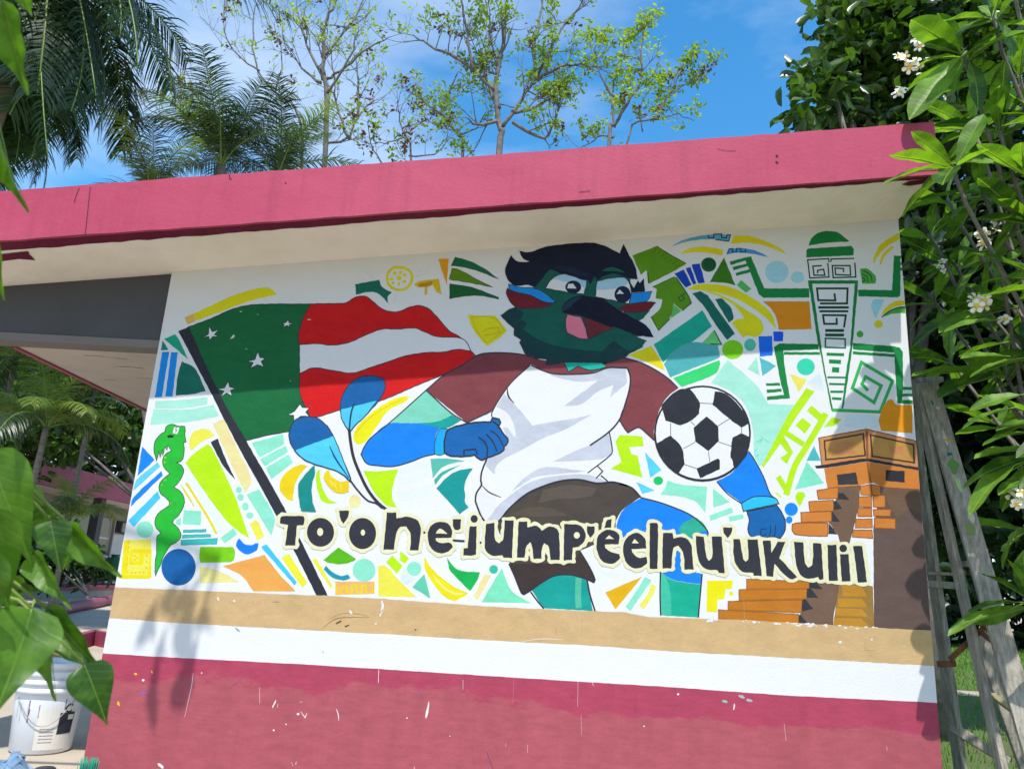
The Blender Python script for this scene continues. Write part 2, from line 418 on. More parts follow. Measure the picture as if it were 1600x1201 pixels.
def smooth(pts, closed=True, lim=52, sub=5):
    n = len(pts); P = [np.array(p) for p in pts]; out = []
    if n < 3: return pts
    corner = []
    for i in range(n):
        if not closed and i in (0, n - 1): corner.append(True); continue
        a = P[i] - P[i - 1]; b = P[(i + 1) % n] - P[i]
        ang = abs(math.degrees(math.atan2(a[0] * b[1] - a[1] * b[0], a @ b))); corner.append(ang > lim)
    for i in range(n if closed else n - 1):
        j = (i + 1) % n; p, q = P[i], P[j]; L_ = np.linalg.norm(q - p)
        if L_ < 1e-6: continue
        def tan(k):
            d = P[(k + 1) % n] - P[k - 1]; return d / (np.linalg.norm(d) + 1e-9) * L_
        m0 = (q - p) if corner[i] else tan(i); m1 = (q - p) if corner[j] else tan(j)
        if corner[i] and corner[j]: out.append(tuple(p)); continue
        for k in range(sub):
            t = k / sub; t2, t3 = t * t, t * t * t
            out.append(tuple((2 * t3 - 3 * t2 + 1) * p + (t3 - 2 * t2 + t) * m0 + (-2 * t3 + 3 * t2) * q + (t3 - t2) * m1))
    if not closed: out.append(tuple(P[-1]))
    return out
def ribbon(pts, w_, closed=False, taper=False):
    P = [np.array(p) for p in pts]; Q = [P[0]]
    for p in P[1:]:
        if np.linalg.norm(p - Q[-1]) > 0.25: Q.append(p)
    if closed and np.linalg.norm(Q[0] - Q[-1]) < 0.25: Q.pop()
    P = Q; n = len(P); L_, R_ = [], []
    for i in range(n):
        a = P[i] - P[i - 1] if (i > 0 or closed) else P[1] - P[0]
        b = P[(i + 1) % n] - P[i] if (i < n - 1 or closed) else P[-1] - P[-2]
        a = a / np.linalg.norm(a); b = b / np.linalg.norm(b); t = a + b
        if np.linalg.norm(t) < .2: t = b
        t = t / np.linalg.norm(t); nr = np.array((-t[1], t[0])); c = max(.45, abs(nr @ np.array((-b[1], b[0]))))
        hw = w_ / 2 / c
        if taper: hw *= min(1, .45 + 1.6 * min(i, n - 1 - i) / n)
        L_.append(P[i] + nr * hw); R_.append(P[i] - nr * hw)
    qs = []
    for i in range(n if closed else n - 1):
        j = (i + 1) % n; qs.append([tuple(L_[i]), tuple(R_[i]), tuple(R_[j]), tuple(L_[j])])
    return qs
SH = []        # (motif, colour, list of polygons in photo pixels, bounds)
def add(motif, col, polys):
    xs_ = [p[0] for q in polys for p in q]; ys_ = [p[1] for q in polys for p in q]
    SH.append([motif, col, polys, (min(xs_), min(ys_), max(xs_), max(ys_))])
def unsteady(p, amp=0.42):
    """a hand-painted edge: cut long edges up and let the brush wander a little"""
    out = []; n_ = len(p)
    for i in range(n_):
        a, b = p[i], p[(i + 1) % n_]; L_ = math.hypot(b[0] - a[0], b[1] - a[1]); k = max(1, int(L_ / 5))
        for j in range(k):
            t = j / k; x, y = a[0] + (b[0] - a[0]) * t, a[1] + (b[1] - a[1]) * t
            out.append((x + amp * (math.sin(y * .37 + x * .11) * .6 + math.sin(y * 1.13 - x * .3) * .4), y + amp * (math.sin(x * .41 - y * .13) * .6 + math.sin(x * 1.21 + y * .2) * .4)))
    return out
def fill(motif, col, s, out=0, outcol='#2f3139', sm=True, lim=52):
    p = parse(s); p = smooth(p, True, lim) if sm else p
    p = unsteady(p)
    add(motif, col, [p])
    if out: add(motif, outcol, ribbon(p, out / 5.3333, True))
def line(motif, col, s, w_, closed=False, taper=False, lim=52):
    p = smooth(parse(s), closed, lim); add(motif, col, ribbon(p, w_ / 5.3333, closed, taper))
def ell(motif, col, s, rx, ry=None, out=0, outcol='#2f3139'):
    c = parse(s)[0]; ry = ry or rx
    p = [(c[0] + rx / 5.3333 * math.cos(t), c[1] + ry / 5.3333 * math.sin(t)) for t in [2 * math.pi * k / 40 for k in range(40)]]
    add(motif, col, [p])
    if out: add(motif, outcol, ribbon(p, out / 5.3333, True))
DK = '#30323b'; MINT = '#8edcbf'; MINT2 = '#a6e7cc'; LIME = '#b3ec00'; YEL = '#f8dd05'; GOLD = '#fbc818'; BLUE = '#0a84f4'; SKYB = '#5cc4fb'; NAVY = '#1c5f9c'; PALE = '#d9e9f9'
TEAL = '#10938c'; DTEAL = '#0e7f70'; RED = '#cb1d26'; FGRN = '#0a6438'; PEACH = '#f9d79c'; ORNG = '#ffa45c'; OLIVE = '#5f920b'; FIG = '#197f3f'; CREAM = '#f4e7bb'; BRK = '#c77d40'

# ---- painted bands under the mural
def band(name, col, s, sub):
    fill(name, col, s, sm=False)
def rag(y_of, x0, x1, n, amp):
    return ' '.join('Z%.2f,%.2f' % (x0 + (x1 - x0) * i / n, y_of(x0 + (x1 - x0) * i / n) + rng.uniform(-amp, amp)) for i in range(n + 1))
def yl(pts):
    xs_, ys_ = zip(*pts); return lambda x: float(np.interp(x, xs_, ys_))
s1 = yl([(120, 914), (180, 917), (475, 929), (600, 935), (760, 947), (890, 953), (975, 956), (1010, 963), (1160, 968), (1453, 984.5), (1480, 986)])
s2 = yl([(120, 962), (171, 965), (277, 973), (600, 990), (765, 1000), (905, 1007), (1050, 1017), (1456, 1039.5), (1480, 1041)])
s3 = yl([(120, 1018), (160, 1020), (240, 1025), (467, 1037), (600, 1045), (820, 1059), (1050, 1073), (1230, 1086), (1462, 1097), (1490, 1099)])
def clipx(y, side):  # wall edge in photo pixels
    if side: return float(np.interp(y, [342, 563, 681, 807.5, 984.7, 1094, 1200, 1500], [1412, 1430, 1438, 1450, 1463, 1470, 1478, 1500]))
    return float(np.interp(y, [425, 620, 787, 919, 965, 1020, 1188, 1600], [262, 229, 195, 173, 164, 153, 120, 42]))

def tri(p):
    from mathutils.geometry import tessellate_polygon
    return tessellate_polygon([[Vector((x, y, 0)) for x, y in p]])

exec_shapes = True
# ---- left side
fill('painted_square', '#eebb62', 'A577,510 650,482 672,542 603,572')
fill('painted_arc', YEL, 'A650,482 860,385 985,328 1270,262 1350,322 1160,362 940,440 675,540')
fill('painted_triangle', '#12806a', 'A395,705 445,782 380,785')
fill('painted_triangle', '#1f9f7c', 'A407,690 500,650 530,690 608,858 590,845')
fill('painted_stripe', '#0c90fa', 'A392,797 450,797 390,1175 330,1175')
fill('painted_stripe', '#0c90fa', 'A465,800 522,802 478,1172 418,1168')
fill('painted_fan', '#0c6a5b', 'A555,878 640,915 690,975 755,1125 640,1150 505,1160 520,1000')
fill('painted_stripe', MINT2, 'B333,140 560,130 768,108 768,170 560,200 330,200')
fill('painted_stripe', MINT2, 'B318,208 600,212 820,172 865,265 640,310 290,340')
# flag and pole
fill('painted_flag', FGRN, 'A610,590 800,520 960,450 1100,412 1250,402 D0,560 240,560 190,660 155,750 140,830 148,900 150,1140 E150,200 165,280 200,350 240,432 110,455 72,545 B1440,395 1250,430 1090,470 880,110', out=7)
fill('painted_flag', RED, 'D240,560 400,555 540,548 600,510 680,493 740,520 820,590 900,622 980,622 1060,588 1140,572 1210,590 1280,650 1390,775 1495,840 1300,832 1210,800 1110,760 970,768 830,770 700,820 560,880 420,902 300,890 148,898 140,830 155,750 190,660', out=7)
fill('painted_flag', '#eef1f6', 'D148,898 300,890 420,902 560,880 700,820 830,770 970,768 1110,760 1210,800 1300,832 1500,845 1555,900 1575,950 1460,938 1350,960 1200,965 1040,990 860,1050 720,1095 590,1135 420,1112 260,1092 150,1140', out=7)
fill('painted_flag', RED, 'D150,1140 260,1092 420,1112 590,1135 720,1095 860,1050 1040,990 1200,965 1350,960 1460,938 1575,950 G300,955 338,992 E1500,10 1360,75 1080,190 800,305 500,370 290,435 240,432 200,350 165,280 150,200', out=7)
fill('painted_flagpole', '#2c2e37', 'A525,625 610,590 B880,100 1090,468 1420,1050 F385,905 290,905 B1340,1090 1010,490 780,40')
for s in ('A782,585 807,630 860,612 828,652 858,668 815,672 788,700 780,668 725,683 775,650', 'A1438,530 1450,556 1485,563 1450,570 1455,592 1432,580 1400,590 1412,572 1395,560 1422,555',
          'A1190,798 1205,845 1250,852 1215,878 1240,925 1185,905 1130,935 1150,885 1103,877 1165,862', 'A940,1045 955,1090 1000,1103 960,1120 975,1165 925,1140 885,1170 905,1125 855,1108 910,1098',
          'E152,325 175,355 232,355 200,395 235,430 160,425 105,470 100,420 50,415 110,385'):
    fill('painted_flag', '#f1f3f7', s, out=6, sm=False)
for s in ('A1035,458 1055,460 1050,468 1040,466', 'A955,690 985,655 998,662 985,685', 'A1088,770 1103,775 1092,780', 'A1180,484 1195,483 1190,489', 'D215,685 245,686 245,692 218,692', 'A1455,1035 1466,1036 1462,1043'): fill('painted_flag', '#cdd6d6', s, sm=False)
# serpent
fill('painted_serpent', '#2fb03c', 'B415,385 430,350 480,335 530,350 575,350 585,380 580,430 592,480 570,490 575,540 570,600 550,640 512,650 555,680 570,730 540,800 490,855 540,890 575,950 565,1030 520,1100 C490,165 482,200 530,245 548,290 530,340 460,385 415,450 370,560 335,635 332,540 345,440 350,310 380,280 340,230 330,180 365,110 450,50 B450,975 380,910 365,850 400,790 455,745 400,680 400,620 420,580 470,555 440,510 432,550 415,520 395,600 392,540 375,615 365,560 345,640 325,560 325,500 350,450 385,410 415,400', out=6, outcol='#1f3a2a')
fill('painted_serpent', '#2b2c2c', 'B432,430 460,420 490,430 485,445 440,447')
fill('painted_serpent', '#f6f6f4', 'B490,360 535,360 520,415 480,408')
line('painted_serpent', '#22252b', 'B512,362 502,378 515,385 500,400', 5)
for s in ('B405,640 425,650 405,660', 'B408,600 432,608 412,622', 'B410,790 432,795 415,808', 'B385,830 402,840 390,850', 'B455,985 472,985 460,1000'): fill('painted_serpent', '#8fd022', s)
# abstract shapes, left
fill('painted_dome', '#f8ec60', 'B618,480 640,410 710,375 780,380 830,430 720,480 640,550 622,540')
fill('painted_wedge', DK, 'B795,480 855,452 880,520 920,620 1000,795 900,680 840,570')
fill('painted_stripe', PEACH, 'B810,330 905,290 1000,500 1135,795 1085,905 1010,760 900,520')
for s in ('B1140,490 1400,415 1410,500 1200,610', 'B1205,625 1420,512 1440,565 1245,685', 'B1255,695 1445,585 1480,655 1300,790'): fill('painted_stripe', MINT, s)
fill('painted_wedge', LIME, 'B585,655 640,590 770,500 800,520 900,720 1000,940 1060,1110 C1120,330 960,210 B850,1040 700,830')
fill('painted_stripe', PALE, 'B580,770 625,745 760,950 C945,235 860,278 790,150 700,20')
line('painted_brushmark', '#f5d233', 'B545,835 600,920 660,1020', 16, taper=True); line('painted_brushmark', '#f5d233', 'B590,820 700,990 C790,180 845,288', 20)
for x, y, a, b in ((1030, 880, 25, 27), (1045, 942, 27, 29), (1085, 1018, 27, 32), (1122, 1093, 30, 26)): ell('painted_dot', MINT, 'B%d,%d' % (x, y), a, b)
fill('painted_wedge', MINT, 'B1095,920 1195,872 1330,1110 C1300,300 1240,200 1180,100')
fill('painted_triangle', BLUE, 'B225,518 330,632 185,765'); fill('painted_stripe', '#6cc8fb', 'B355,648 375,685 150,890 175,800')
fill('painted_stripe', BLUE, 'B385,722 395,760 130,1020 150,945'); fill('painted_stripe', '#58c0fa', 'B355,890 378,945 155,1190 108,1135')
ell('painted_disc', MINT, 'C248,250', 70); fill('painted_square', MINT, 'C570,90 718,98 712,212 562,205'); fill('painted_fan', MINT, 'C548,150 548,215 505,205 510,170')
for s in ('C568,255 755,247 757,270 568,277', 'C560,295 795,290 793,312 560,322', 'C548,335 853,322 848,370 548,380'): fill('painted_stripe', '#45b3ae', s, out=4, outcol='#2b9494')
fill('painted_square', MINT, 'C875,320 985,238 1015,290 915,365'); fill('painted_rectangle', '#f8e65e', 'C1120,205 1170,172 1195,190 1240,310 1185,338')
fill('painted_crescent', '#0a7cea', 'C1035,325 1080,370 1130,380 1170,365 1193,365 1185,420 1120,455 1060,445 1010,390 1015,345')
fill('painted_stripe', '#50c0f9', 'C1215,395 1260,372 1515,690 1495,715'); fill('painted_kite', ORNG, 'C895,555 1245,460 1350,600 1505,765 1150,765 1060,640')
fill('painted_stripe', '#f6ee4e', 'C1385,485 1445,450 1600,690 1560,735'); fill('painted_rectangle', '#78c20c', 'C715,395 980,395 997,420 990,500 960,520 715,525 703,505 703,420')
ell('painted_disc', NAVY, 'C528,563', 143, 153); fill('painted_wedge', '#f8d893', 'C703,560 800,575 920,620 1035,688 705,695')
fill('painted_glyph', '#fce566', 'C72,338 298,330 303,640 290,660 48,660', lim=30)
fill('painted_glyph', '#fdd508', 'C72,338 120,335 100,600 80,625 270,630 275,600 290,415 303,420 302,640 290,660 48,660', sm=False)
fill('painted_glyph', '#fdd508', 'C120,425 150,412 300,412 298,450 240,452 232,545 118,540', sm=False); fill('painted_glyph', '#fce566', 'C150,450 205,448 198,515 145,512', sm=False)
for x, y in ((112, 360), (112, 400), (108, 440), (100, 490), (95, 540), (100, 605), (135, 610), (170, 610), (205, 608), (235, 605), (258, 570), (262, 520), (265, 470), (165, 470), (185, 485), (165, 500)): ell('painted_glyph', '#f6c400', 'C%d,%d' % (x, y), 9)
# ---- top centre
line('painted_sun_disc', '#efd820', 'D982,255 1040,268 1080,305 1085,360 1060,410 1010,440 950,437 900,405 880,350 895,290 935,258', 22, closed=True)
ell('painted_sun_disc', '#efd820', 'D980,342', 22, 19)
for x, y, a, b in ((943, 305, 14, 18), (990, 298, 13, 17), (1025, 318, 17, 12), (915, 353, 20, 11), (928, 385, 15, 12), (975, 393, 10, 16), (1022, 373, 17, 12)): ell('painted_sun_disc', '#efd820', 'D%d,%d' % (x, y), a, b)
fill('painted_notched_patch', '#0c6a5b', 'D612,395 812,358 840,420 920,462 885,500 885,558 830,490 760,460 690,465 620,485')
fill('painted_brushmark', '#eab92a', 'D1100,395 1150,370 1310,350 1335,480 1290,460 1260,400 1215,420 1215,480 1190,485 1190,420 1140,420', lim=30); fill('painted_brushmark', '#c18a1c', 'D1140,395 1260,368 1250,405 1150,420')
fill('painted_triangle', '#fba12a', 'D1305,187 1390,182 1378,405')
fill('painted_wedge', '#0f6a4a', 'G165,170 300,210 430,280 528,355 400,300 250,255 135,240', out=4); fill('painted_wedge', '#5f860f', 'G140,262 200,275 340,350 485,422 300,385 118,355', out=4); fill('painted_wedge', '#0e5e30', 'G120,392 300,420 528,505 525,520 380,490 250,495 120,515', out=4)
for s in ('D690,290 720,310 765,340', 'D700,255 730,285', 'D1120,330 1180,310 1240,260', 'D1130,300 1190,270', 'D820,270 840,240', 'D1100,460 1105,520', 'D950,480 945,540'): line('pencil_mark', '#c9ccd2', s, 3)
fill('painted_shield', '#f6de06', 'G270,645 340,655 500,655 530,690 598,780 540,840 430,910 350,820 300,740', lim=40); line('painted_shield', '#dcc200', 'G300,665 490,675 575,780 430,885 345,780', 12, closed=True)
for s in ('G380,735 395,745', 'G450,715 460,725', 'G400,790 430,770 470,760 530,755 535,790 480,810 410,820'): line('painted_shield', '#d4ba00', s, 10)
# ---- feathers and left arm
fill('painted_feather', NAVY, 'E490,330 510,250 550,180 610,125 680,95 770,92 840,115 865,160 850,230 800,310 700,420 600,520 570,560 540,520 500,440', out=8)
fill('painted_feather', SKYB, 'E495,372 600,345 790,298 700,415 598,515 570,552 540,512 503,440')
line('painted_feather', '#20415f', 'E605,320 580,400 563,545', 14)
line('painted_feather', '#2f2f38', 'E563,535 575,640 600,770 655,910 720,1040 F800,130 872,190', 24)
fill('painted_feather', NAVY, 'E105,470 150,440 230,430 310,450 380,510 430,590 470,680 530,830 578,950 570,970 480,895 380,860 250,820 150,760 90,680 62,600 72,530', out=8)
fill('painted_feather', SKYB, 'E115,710 430,592 466,680 526,830 572,955 480,888 380,853 250,813 160,760')
line('painted_feather', '#1f4a75', 'E400,675 450,780 560,940', 14, taper=True); line('painted_feather', '#2f2f38', 'E572,960 640,1050 720,1130 F790,140 840,180', 14)
fill('painted_banana', '#f8e600', 'E600,575 650,490 760,390 900,300 1010,262 1068,265 1030,305 900,370 800,500 740,590 690,645 640,660 605,640'); line('painted_banana', '#e0c400', 'E620,560 700,470 850,360 1000,285', 9)
fill('painted_crescent', GOLD, 'E215,840 160,830 70,870 10,930 -18,1000 -5,1060 40,1110 95,1135 100,1060 130,950')
fill('painted_blade', '#128680', 'E275,830 278,900 252,1010 255,1100 F265,150 290,212 165,205 E150,1150 140,1000 190,920')
fill('painted_crescent', LIME, 'E315,860 320,930 340,1020 400,1120 465,1148 420,1155 340,1135 305,1060 288,980 290,900'); fill('painted_crescent', GOLD, 'E390,870 420,930 490,970 560,965 560,1055 480,1070 400,1020 355,950 360,900')
for s in ('E400,960 430,1000', 'E440,985 460,1030', 'E490,990 500,1040'): line('painted_crescent', '#fde37a', s, 8)
ell('painted_dot', PEACH, 'F610,123', 50, 55); fill('painted_blade', LIME, 'E680,880 800,885 972,868 930,1000 920,1100 960,1190 900,1180 850,1150 760,1040')
for s in ('E985,860 1205,790 1215,845 980,915', 'E980,945 1225,880 1235,930 975,1010', 'E965,1060 1260,1000 1240,1080 1120,1120 965,1140'): fill('painted_stripe', PALE, s)
fill('painted_wedge', '#5cb4a4', 'E1240,780 1400,780 1530,800 1420,820 1330,860 1260,945'); fill('painted_wedge', '#3ca693', 'E1270,960 1340,890 1490,832 1340,925 1280,1000')
fill('painted_blade', '#06908e', 'E1290,1030 1370,940 1470,880 1595,860 H275,920 245,1000 250,1090 I250,130 278,172 205,230 100,110')
PL = 'painted_bird_player'
fill(PL, '#7fcab4', 'E1205,215 1420,415 1495,462 1385,525 1320,520 1130,485 900,490'); fill(PL, '#129b92', 'E1130,485 1300,470 1420,418 1495,462 1380,527 1320,525')
fill(PL, '#0682f4', 'E885,492 1020,485 1160,490 1320,525 1285,590 1275,680 1280,740 1180,765 1080,805 930,845 800,838 710,820 662,745 690,680 740,610'); fill(PL, '#16a4fb', 'E1325,528 1385,535 1395,545 1360,640 1360,740 1310,752 1275,740 1275,660 1290,590', out=6)
line(PL, DK, 'E1205,210 890,490 740,610 690,680 662,745 710,820 800,838 930,845 1080,805 1180,765 1280,742', 9)
# ---- lower centre shapes
fill('painted_fan', '#58ac10', 'F345,612 475,505 620,600 600,620 500,645 400,635'); fill('painted_arc', '#1692a2', 'F370,655 400,690 480,740 555,732 575,765 520,780 430,760 350,690'); ell('painted_disc', MINT, 'F687,695', 95)
fill('painted_stripe', '#f8ee54', 'F255,610 290,597 425,830 410,850'); fill('painted_meander', '#ffb274', 'F447,790 775,790 775,890 447,900')
line('painted_meander', GOLD, 'F455,800 455,885 500,885 510,830 540,830 545,885 585,885 590,820 620,820 630,885 670,885 670,825 700,820 705,880 765,880 765,800', 16)
fill('painted_wedge', '#fbe05c', 'F805,660 870,660 960,760 1125,920 805,912'); fill('painted_patch', '#d2e6f7', 'F1000,700 1040,680 1060,730 1120,770 1040,820 990,770'); fill('painted_rectangle', LIME, 'F870,625 925,572 1008,660 960,725')
fill('painted_rectangle', LIME, 'F985,550 1000,540 1062,597 1050,614 1030,640 980,610 990,590', sm=False); ell('painted_disc', MINT, 'F1105,683', 60); fill('painted_triangle', '#64c0a2', 'F1190,728 1240,930 1088,835')
fill('painted_banana', '#fcd920', 'F1190,580 1250,680 1350,770 1450,840 1550,880 1540,900 1440,955 1350,910 1260,800 1195,680'); line('painted_banana', '#fdec80', 'F1260,730 1340,830 1440,890 1510,890', 22, taper=True)
fill('painted_blade', '#12aa52', 'F1380,590 1430,660 1500,700 I375,712 345,790 290,870 F1480,780 1400,690')
fill('painted_stripe', '#fad89c', 'I410,725 465,740 355,945 318,915'); ell('painted_dot', '#40b096', 'I487,688', 36); fill('painted_triangle', '#7fd7b2', 'I555,675 600,800 650,880 800,970 385,962 470,820')
fill('painted_triangle', PALE, 'I1365,685 1450,720 1550,730 1430,780 1365,895'); fill('painted_triangle', '#e2ac10', 'L30,880 340,748 115,1022'); fill('painted_stripe', MINT, 'L365,750 415,780 240,1035 203,1000'); fill('painted_arc', '#fbe66c', 'L415,810 455,830 420,920 350,1020 312,990 380,900')
fill('painted_glyph', '#fde010', 'L878,782 1095,780 1085,850 1030,855 1025,935 965,940 960,1045 875,1040', lim=30); ell('painted_dot', '#fde010', 'L1080,890', 18)
# ---- right of the player
fill('painted_leaf_patch', OLIVE, 'J258,290 460,210 560,270 710,355 600,420 395,525 380,440 375,410 330,450 290,370', lim=35); line('painted_leaf_patch', '#2f6a1c', 'J460,212 560,277 700,354', 9); line('painted_leaf_patch', '#2f6a1c', 'J392,520 384,430', 12)
for k in range(7): line('painted_leaf_patch', '#3f7a1e', 'J%d,%d %d,%d' % (455 + 33 * k, 232 + 22 * k, 435 + 30 * k, 262 + 20 * k), 7)
fill('painted_leaf_patch', OLIVE, 'J425,550 610,465 660,530 720,620 750,685 675,750 600,690 580,790 475,915 410,800 480,740 510,655 450,645 460,570', lim=35); line('painted_leaf_patch', '#2f6a1c', 'J620,470 720,620 748,685 672,748', 10); line('painted_leaf_patch', '#2f6a1c', 'J425,552 600,470', 8); line('painted_leaf_patch', '#2f6a1c', 'J412,800 475,912 570,815', 9)
line('painted_leaf_patch', '#2f6a1c', 'J700,600 640,640 660,670 690,650 675,625', 10); fill('painted_triangle', '#66b866', 'J600,695 665,750 575,815')
for s in ('J608,440 685,405 750,530 700,558', 'J700,395 740,385 790,520 765,535', 'J750,370 765,360 820,358 860,515 805,520'): fill('painted_stripe', '#0d48b4', s)
ell('painted_spiral_disc', '#0f5e36', 'J892,365', 63, 60); line('painted_spiral_disc', '#0a3f25', 'J895,365 880,370 878,352 900,345 918,362 905,388 875,392 858,365 868,335 900,325 935,345 938,385', 8)
fill('painted_triangle', '#3d7616', 'J1020,305 1115,540 1050,520 900,510'); fill('painted_square', '#5cb864', 'J1160,493 1248,565 1205,600 1125,535')
fill('painted_arc', '#64aed6', 'J570,220 660,170 800,130 960,112 1075,118 1055,172 950,155 850,155 700,175'); line('painted_arc', '#173a66', 'J885,118 895,145 935,143 935,112 1000,110 1000,140 1040,145 1045,118 1075,118 1058,170 950,157', 9)
fill('painted_arc', '#f8d616', 'J655,275 720,235 850,215 1015,240 1000,290 900,268 780,262'); fill('painted_arc', '#f8d616', 'J1105,125 1220,125 1380,175 1480,225 1550,285 1400,220 1250,185 1075,190')
fill('painted_arc', '#4f97e2', 'J1060,232 1200,232 1300,255 1395,305 1250,275 1130,265 1045,280'); line('painted_arc', '#173a66', 'J1045,280 1062,234 1090,232 1090,262 1125,262 1125,230 1160,230 1160,262 1200,262 1200,234', 8)
fill('painted_rainbow', '#f8dc06', 'J710,570 800,530 900,528 1050,545 1200,610 1330,690 1420,780 1455,905 1380,820 1250,720 1100,640 950,595 850,580')
fill('painted_rainbow', '#f8dc06', 'J850,583 960,603 1100,673 1240,763 1320,820 1350,890 1330,950 1270,968 1210,955 1180,975 1085,850 1120,825 1190,810 1120,720 1000,640')
fill('painted_bar', '#0b6658', 'J755,605 825,585 885,622 1112,940 1045,992 960,880 860,720', sm=False); fill('painted_fan', '#0b6658', 'J945,652 1000,645 1045,685 1080,730 1098,790 1098,820 1060,848', lim=30)
fill('painted_bar', '#16a68e', 'J435,1030 840,745 920,880 750,1010 620,1080 510,1180 480,1120'); fill('painted_patch', '#55a9ac', 'J740,1012 970,1035 985,1130 K975,50 570,210 520,100 J580,1100')
fill('painted_triangle', '#fcd204', 'J220,1120 415,1040 510,1195 K525,155 380,85'); fill('painted_triangle', '#6cc676', 'J935,910 1000,1030 835,1020', ); line('painted_triangle', '#1d5a2a', 'J938,912 1000,1030 905,1026', 9)
ell('painted_disc', '#7ecb04', 'J1092,1072', 88, 80); ell('painted_disc', '#5abca0', 'J1237,1033', 48, 52); fill('painted_square', '#125cdf', 'J1430,920 1515,922 1512,1005 1432,1003'); fill('painted_square', '#0c72f2', 'J1308,962 1422,958 1425,1120 1318,1130')
fill('painted_patch', '#fb9018', 'M65,697 450,697 470,930 195,935 180,850 140,770'); ell('painted_disc', '#aad8f4', 'J1460,425', 98, 92); ell('painted_disc', '#aad8f4', 'M352,497', 57, 48)
fill('painted_stripe', '#40ca72', 'K595,215 985,65 985,110 950,180 665,290')
fill('painted_field', MINT2, 'K1050,65 1200,190 1310,300 1385,425 N110,430 330,440 240,620 60,940 30,945 0,880 K1270,870 1260,650 1200,450 1080,330 960,275 915,255')
line('painted_field', '#6fcfaa', 'K1330,730 1295,740 1320,755 1340,720 1325,700 1395,755', 7); line('painted_field', '#6fcfaa', 'K1270,830 1300,800', 7); line('painted_field', '#6fcfaa', 'K1280,870 1310,855', 7)
fill('painted_triangle', '#9fe2c6', 'K1295,40 1318,195 1215,140'); fill('painted_triangle', '#5eb3bb', 'K1315,40 1455,115 1340,200')
fill('painted_arrow', LIME, 'K115,745 150,690 340,700 350,785 230,790 250,850 300,860 340,1045 75,970 165,915', sm=False); fill('painted_triangle', '#62c6fb', 'K360,830 500,980 405,1045'); fill('painted_triangle', '#62c6fb', 'K290,1080 445,1150 340,1180'); ell('painted_dot', '#20bb62', 'K472,1070', 40, 36)
fill('painted_patch', MINT, 'L490,65 K530,1130 550,1070 650,1100 880,1120 L865,220 790,130 690,90'); fill('painted_triangle', MINT, 'L930,15 1068,130 930,175'); fill('painted_stripe', MINT, 'L900,240 1085,172 1095,215 905,285'); fill('painted_stripe', MINT, 'L1055,250 1180,228 1185,265 1070,292')
# ---- glyph figure
FG = 'painted_glyph_figure'
def f_(s): fill(FG, FIG, s, sm=False)
f_('J1190,310 1245,295 1355,562 M450,590 450,665 70,668 30,640 J1235,420')
for s in ('J1065,340 1195,305 1212,327 1075,370', 'J1090,385 1222,352 1228,375 1100,412', 'J1115,435 1233,403 1240,428 1125,458'): f_(s)
fill(FG, FIG, 'M445,235 470,170 540,122 620,112 700,130 785,200 600,210'); fill(FG, FIG, 'M425,270 440,258 800,235 820,260 820,315 425,332', lim=30)
line(FG, '#12402c', 'M615,372 612,342 437,352 455,503 615,495 605,378', 11); line(FG, '#12402c', 'M555,400 480,405 490,480 580,480 570,430 520,440 520,465', 12)
line(FG, '#12402c', 'M630,370 632,345 825,340', 11); line(FG, '#12402c', 'M830,375 838,495 650,500 642,400 790,400 795,480 670,475 665,420 735,425 735,455', 12)
f_('M440,522 855,522 858,550 440,550'); f_('M440,551 475,551 555,1100 N580,140 648,478 635,490 545,20 M520,1040 460,640'); f_('M858,551 830,551 790,1080 N760,150 718,470 735,470 N805,10 M850,650')
line(FG, '#12402c', 'M660,630 668,690 525,688 515,590 770,590 765,715 540,715', 17); line(FG, '#12402c', 'M525,748 780,748', 20); line(FG, '#12402c', 'M535,780 775,780', 18); line(FG, '#12402c', 'M678,835 680,885 575,885 565,812 755,814 740,915', 17)
for s, ww in (('M583,940 740,940', 24), ('M583,977 740,978', 24), ('N595,17 740,22', 26), ('N615,77 715,82', 34), ('N640,145 700,150', 44), ('N600,210 768,212', 16), ('N615,265 745,268', 18), ('N625,330 735,330', 20), ('N640,385 720,390', 22)): line(FG, FIG if s[0] == 'N' else '#14482f', s, ww)
line(FG, '#1e6a40', 'M585,1005 750,1010 750,1085 585,1080', 14, closed=True)
f_('M155,1080 200,1048 525,1052 530,1100 235,1105 N245,120 290,385 100,400 95,370 240,355 210,240 170,40'); f_('M240,1118 540,1118 540,1142 236,1142'); f_('N88,260 205,256 208,280 90,282'); f_('N95,312 218,303 222,330 97,340')
f_('M815,1045 1150,1070 1205,1082 1230,1120 N1232,290 1225,395 1312,400 1312,435 1185,425 1172,250 1160,20 M1160,1125 815,1098'); f_('M815,1112 1160,1138 1160,1162 815,1138'); f_('N1228,290 1312,290 1312,315 1228,315'); f_('N1226,345 1312,345 1312,368 1226,368')
f_('M855,600 1140,605 1155,318 1210,318 1210,650 1190,665 860,655'); f_('M1210,370 1238,372 1238,395 1210,395'); f_('M1210,320 1225,320 1225,340 1210,340'); f_('M1210,415 1238,415 1238,440 1210,440')
line(FG, '#38aa58', 'N940,320 890,265 920,205 1050,280 990,420 810,300 885,85 1145,240 1040,498 640,482', 27, lim=20)
fill('painted_arc', '#f4d008', 'M980,375 1000,300 1060,210 1195,125 1200,185 1120,225 1040,300 990,378'); fill('painted_arc', '#f4d008', 'M1032,395 1060,310 1130,238 1155,250 1090,310 1040,400'); fill('painted_fan', '#52a648', 'M872,425 930,425 990,470 1010,510 1000,550 890,550')
for s in ('M890,470 930,490 940,540', 'M900,440 960,480 975,530', 'M890,510 905,500 915,525 892,535'): line('painted_fan', '#1f5a24', s, 9)
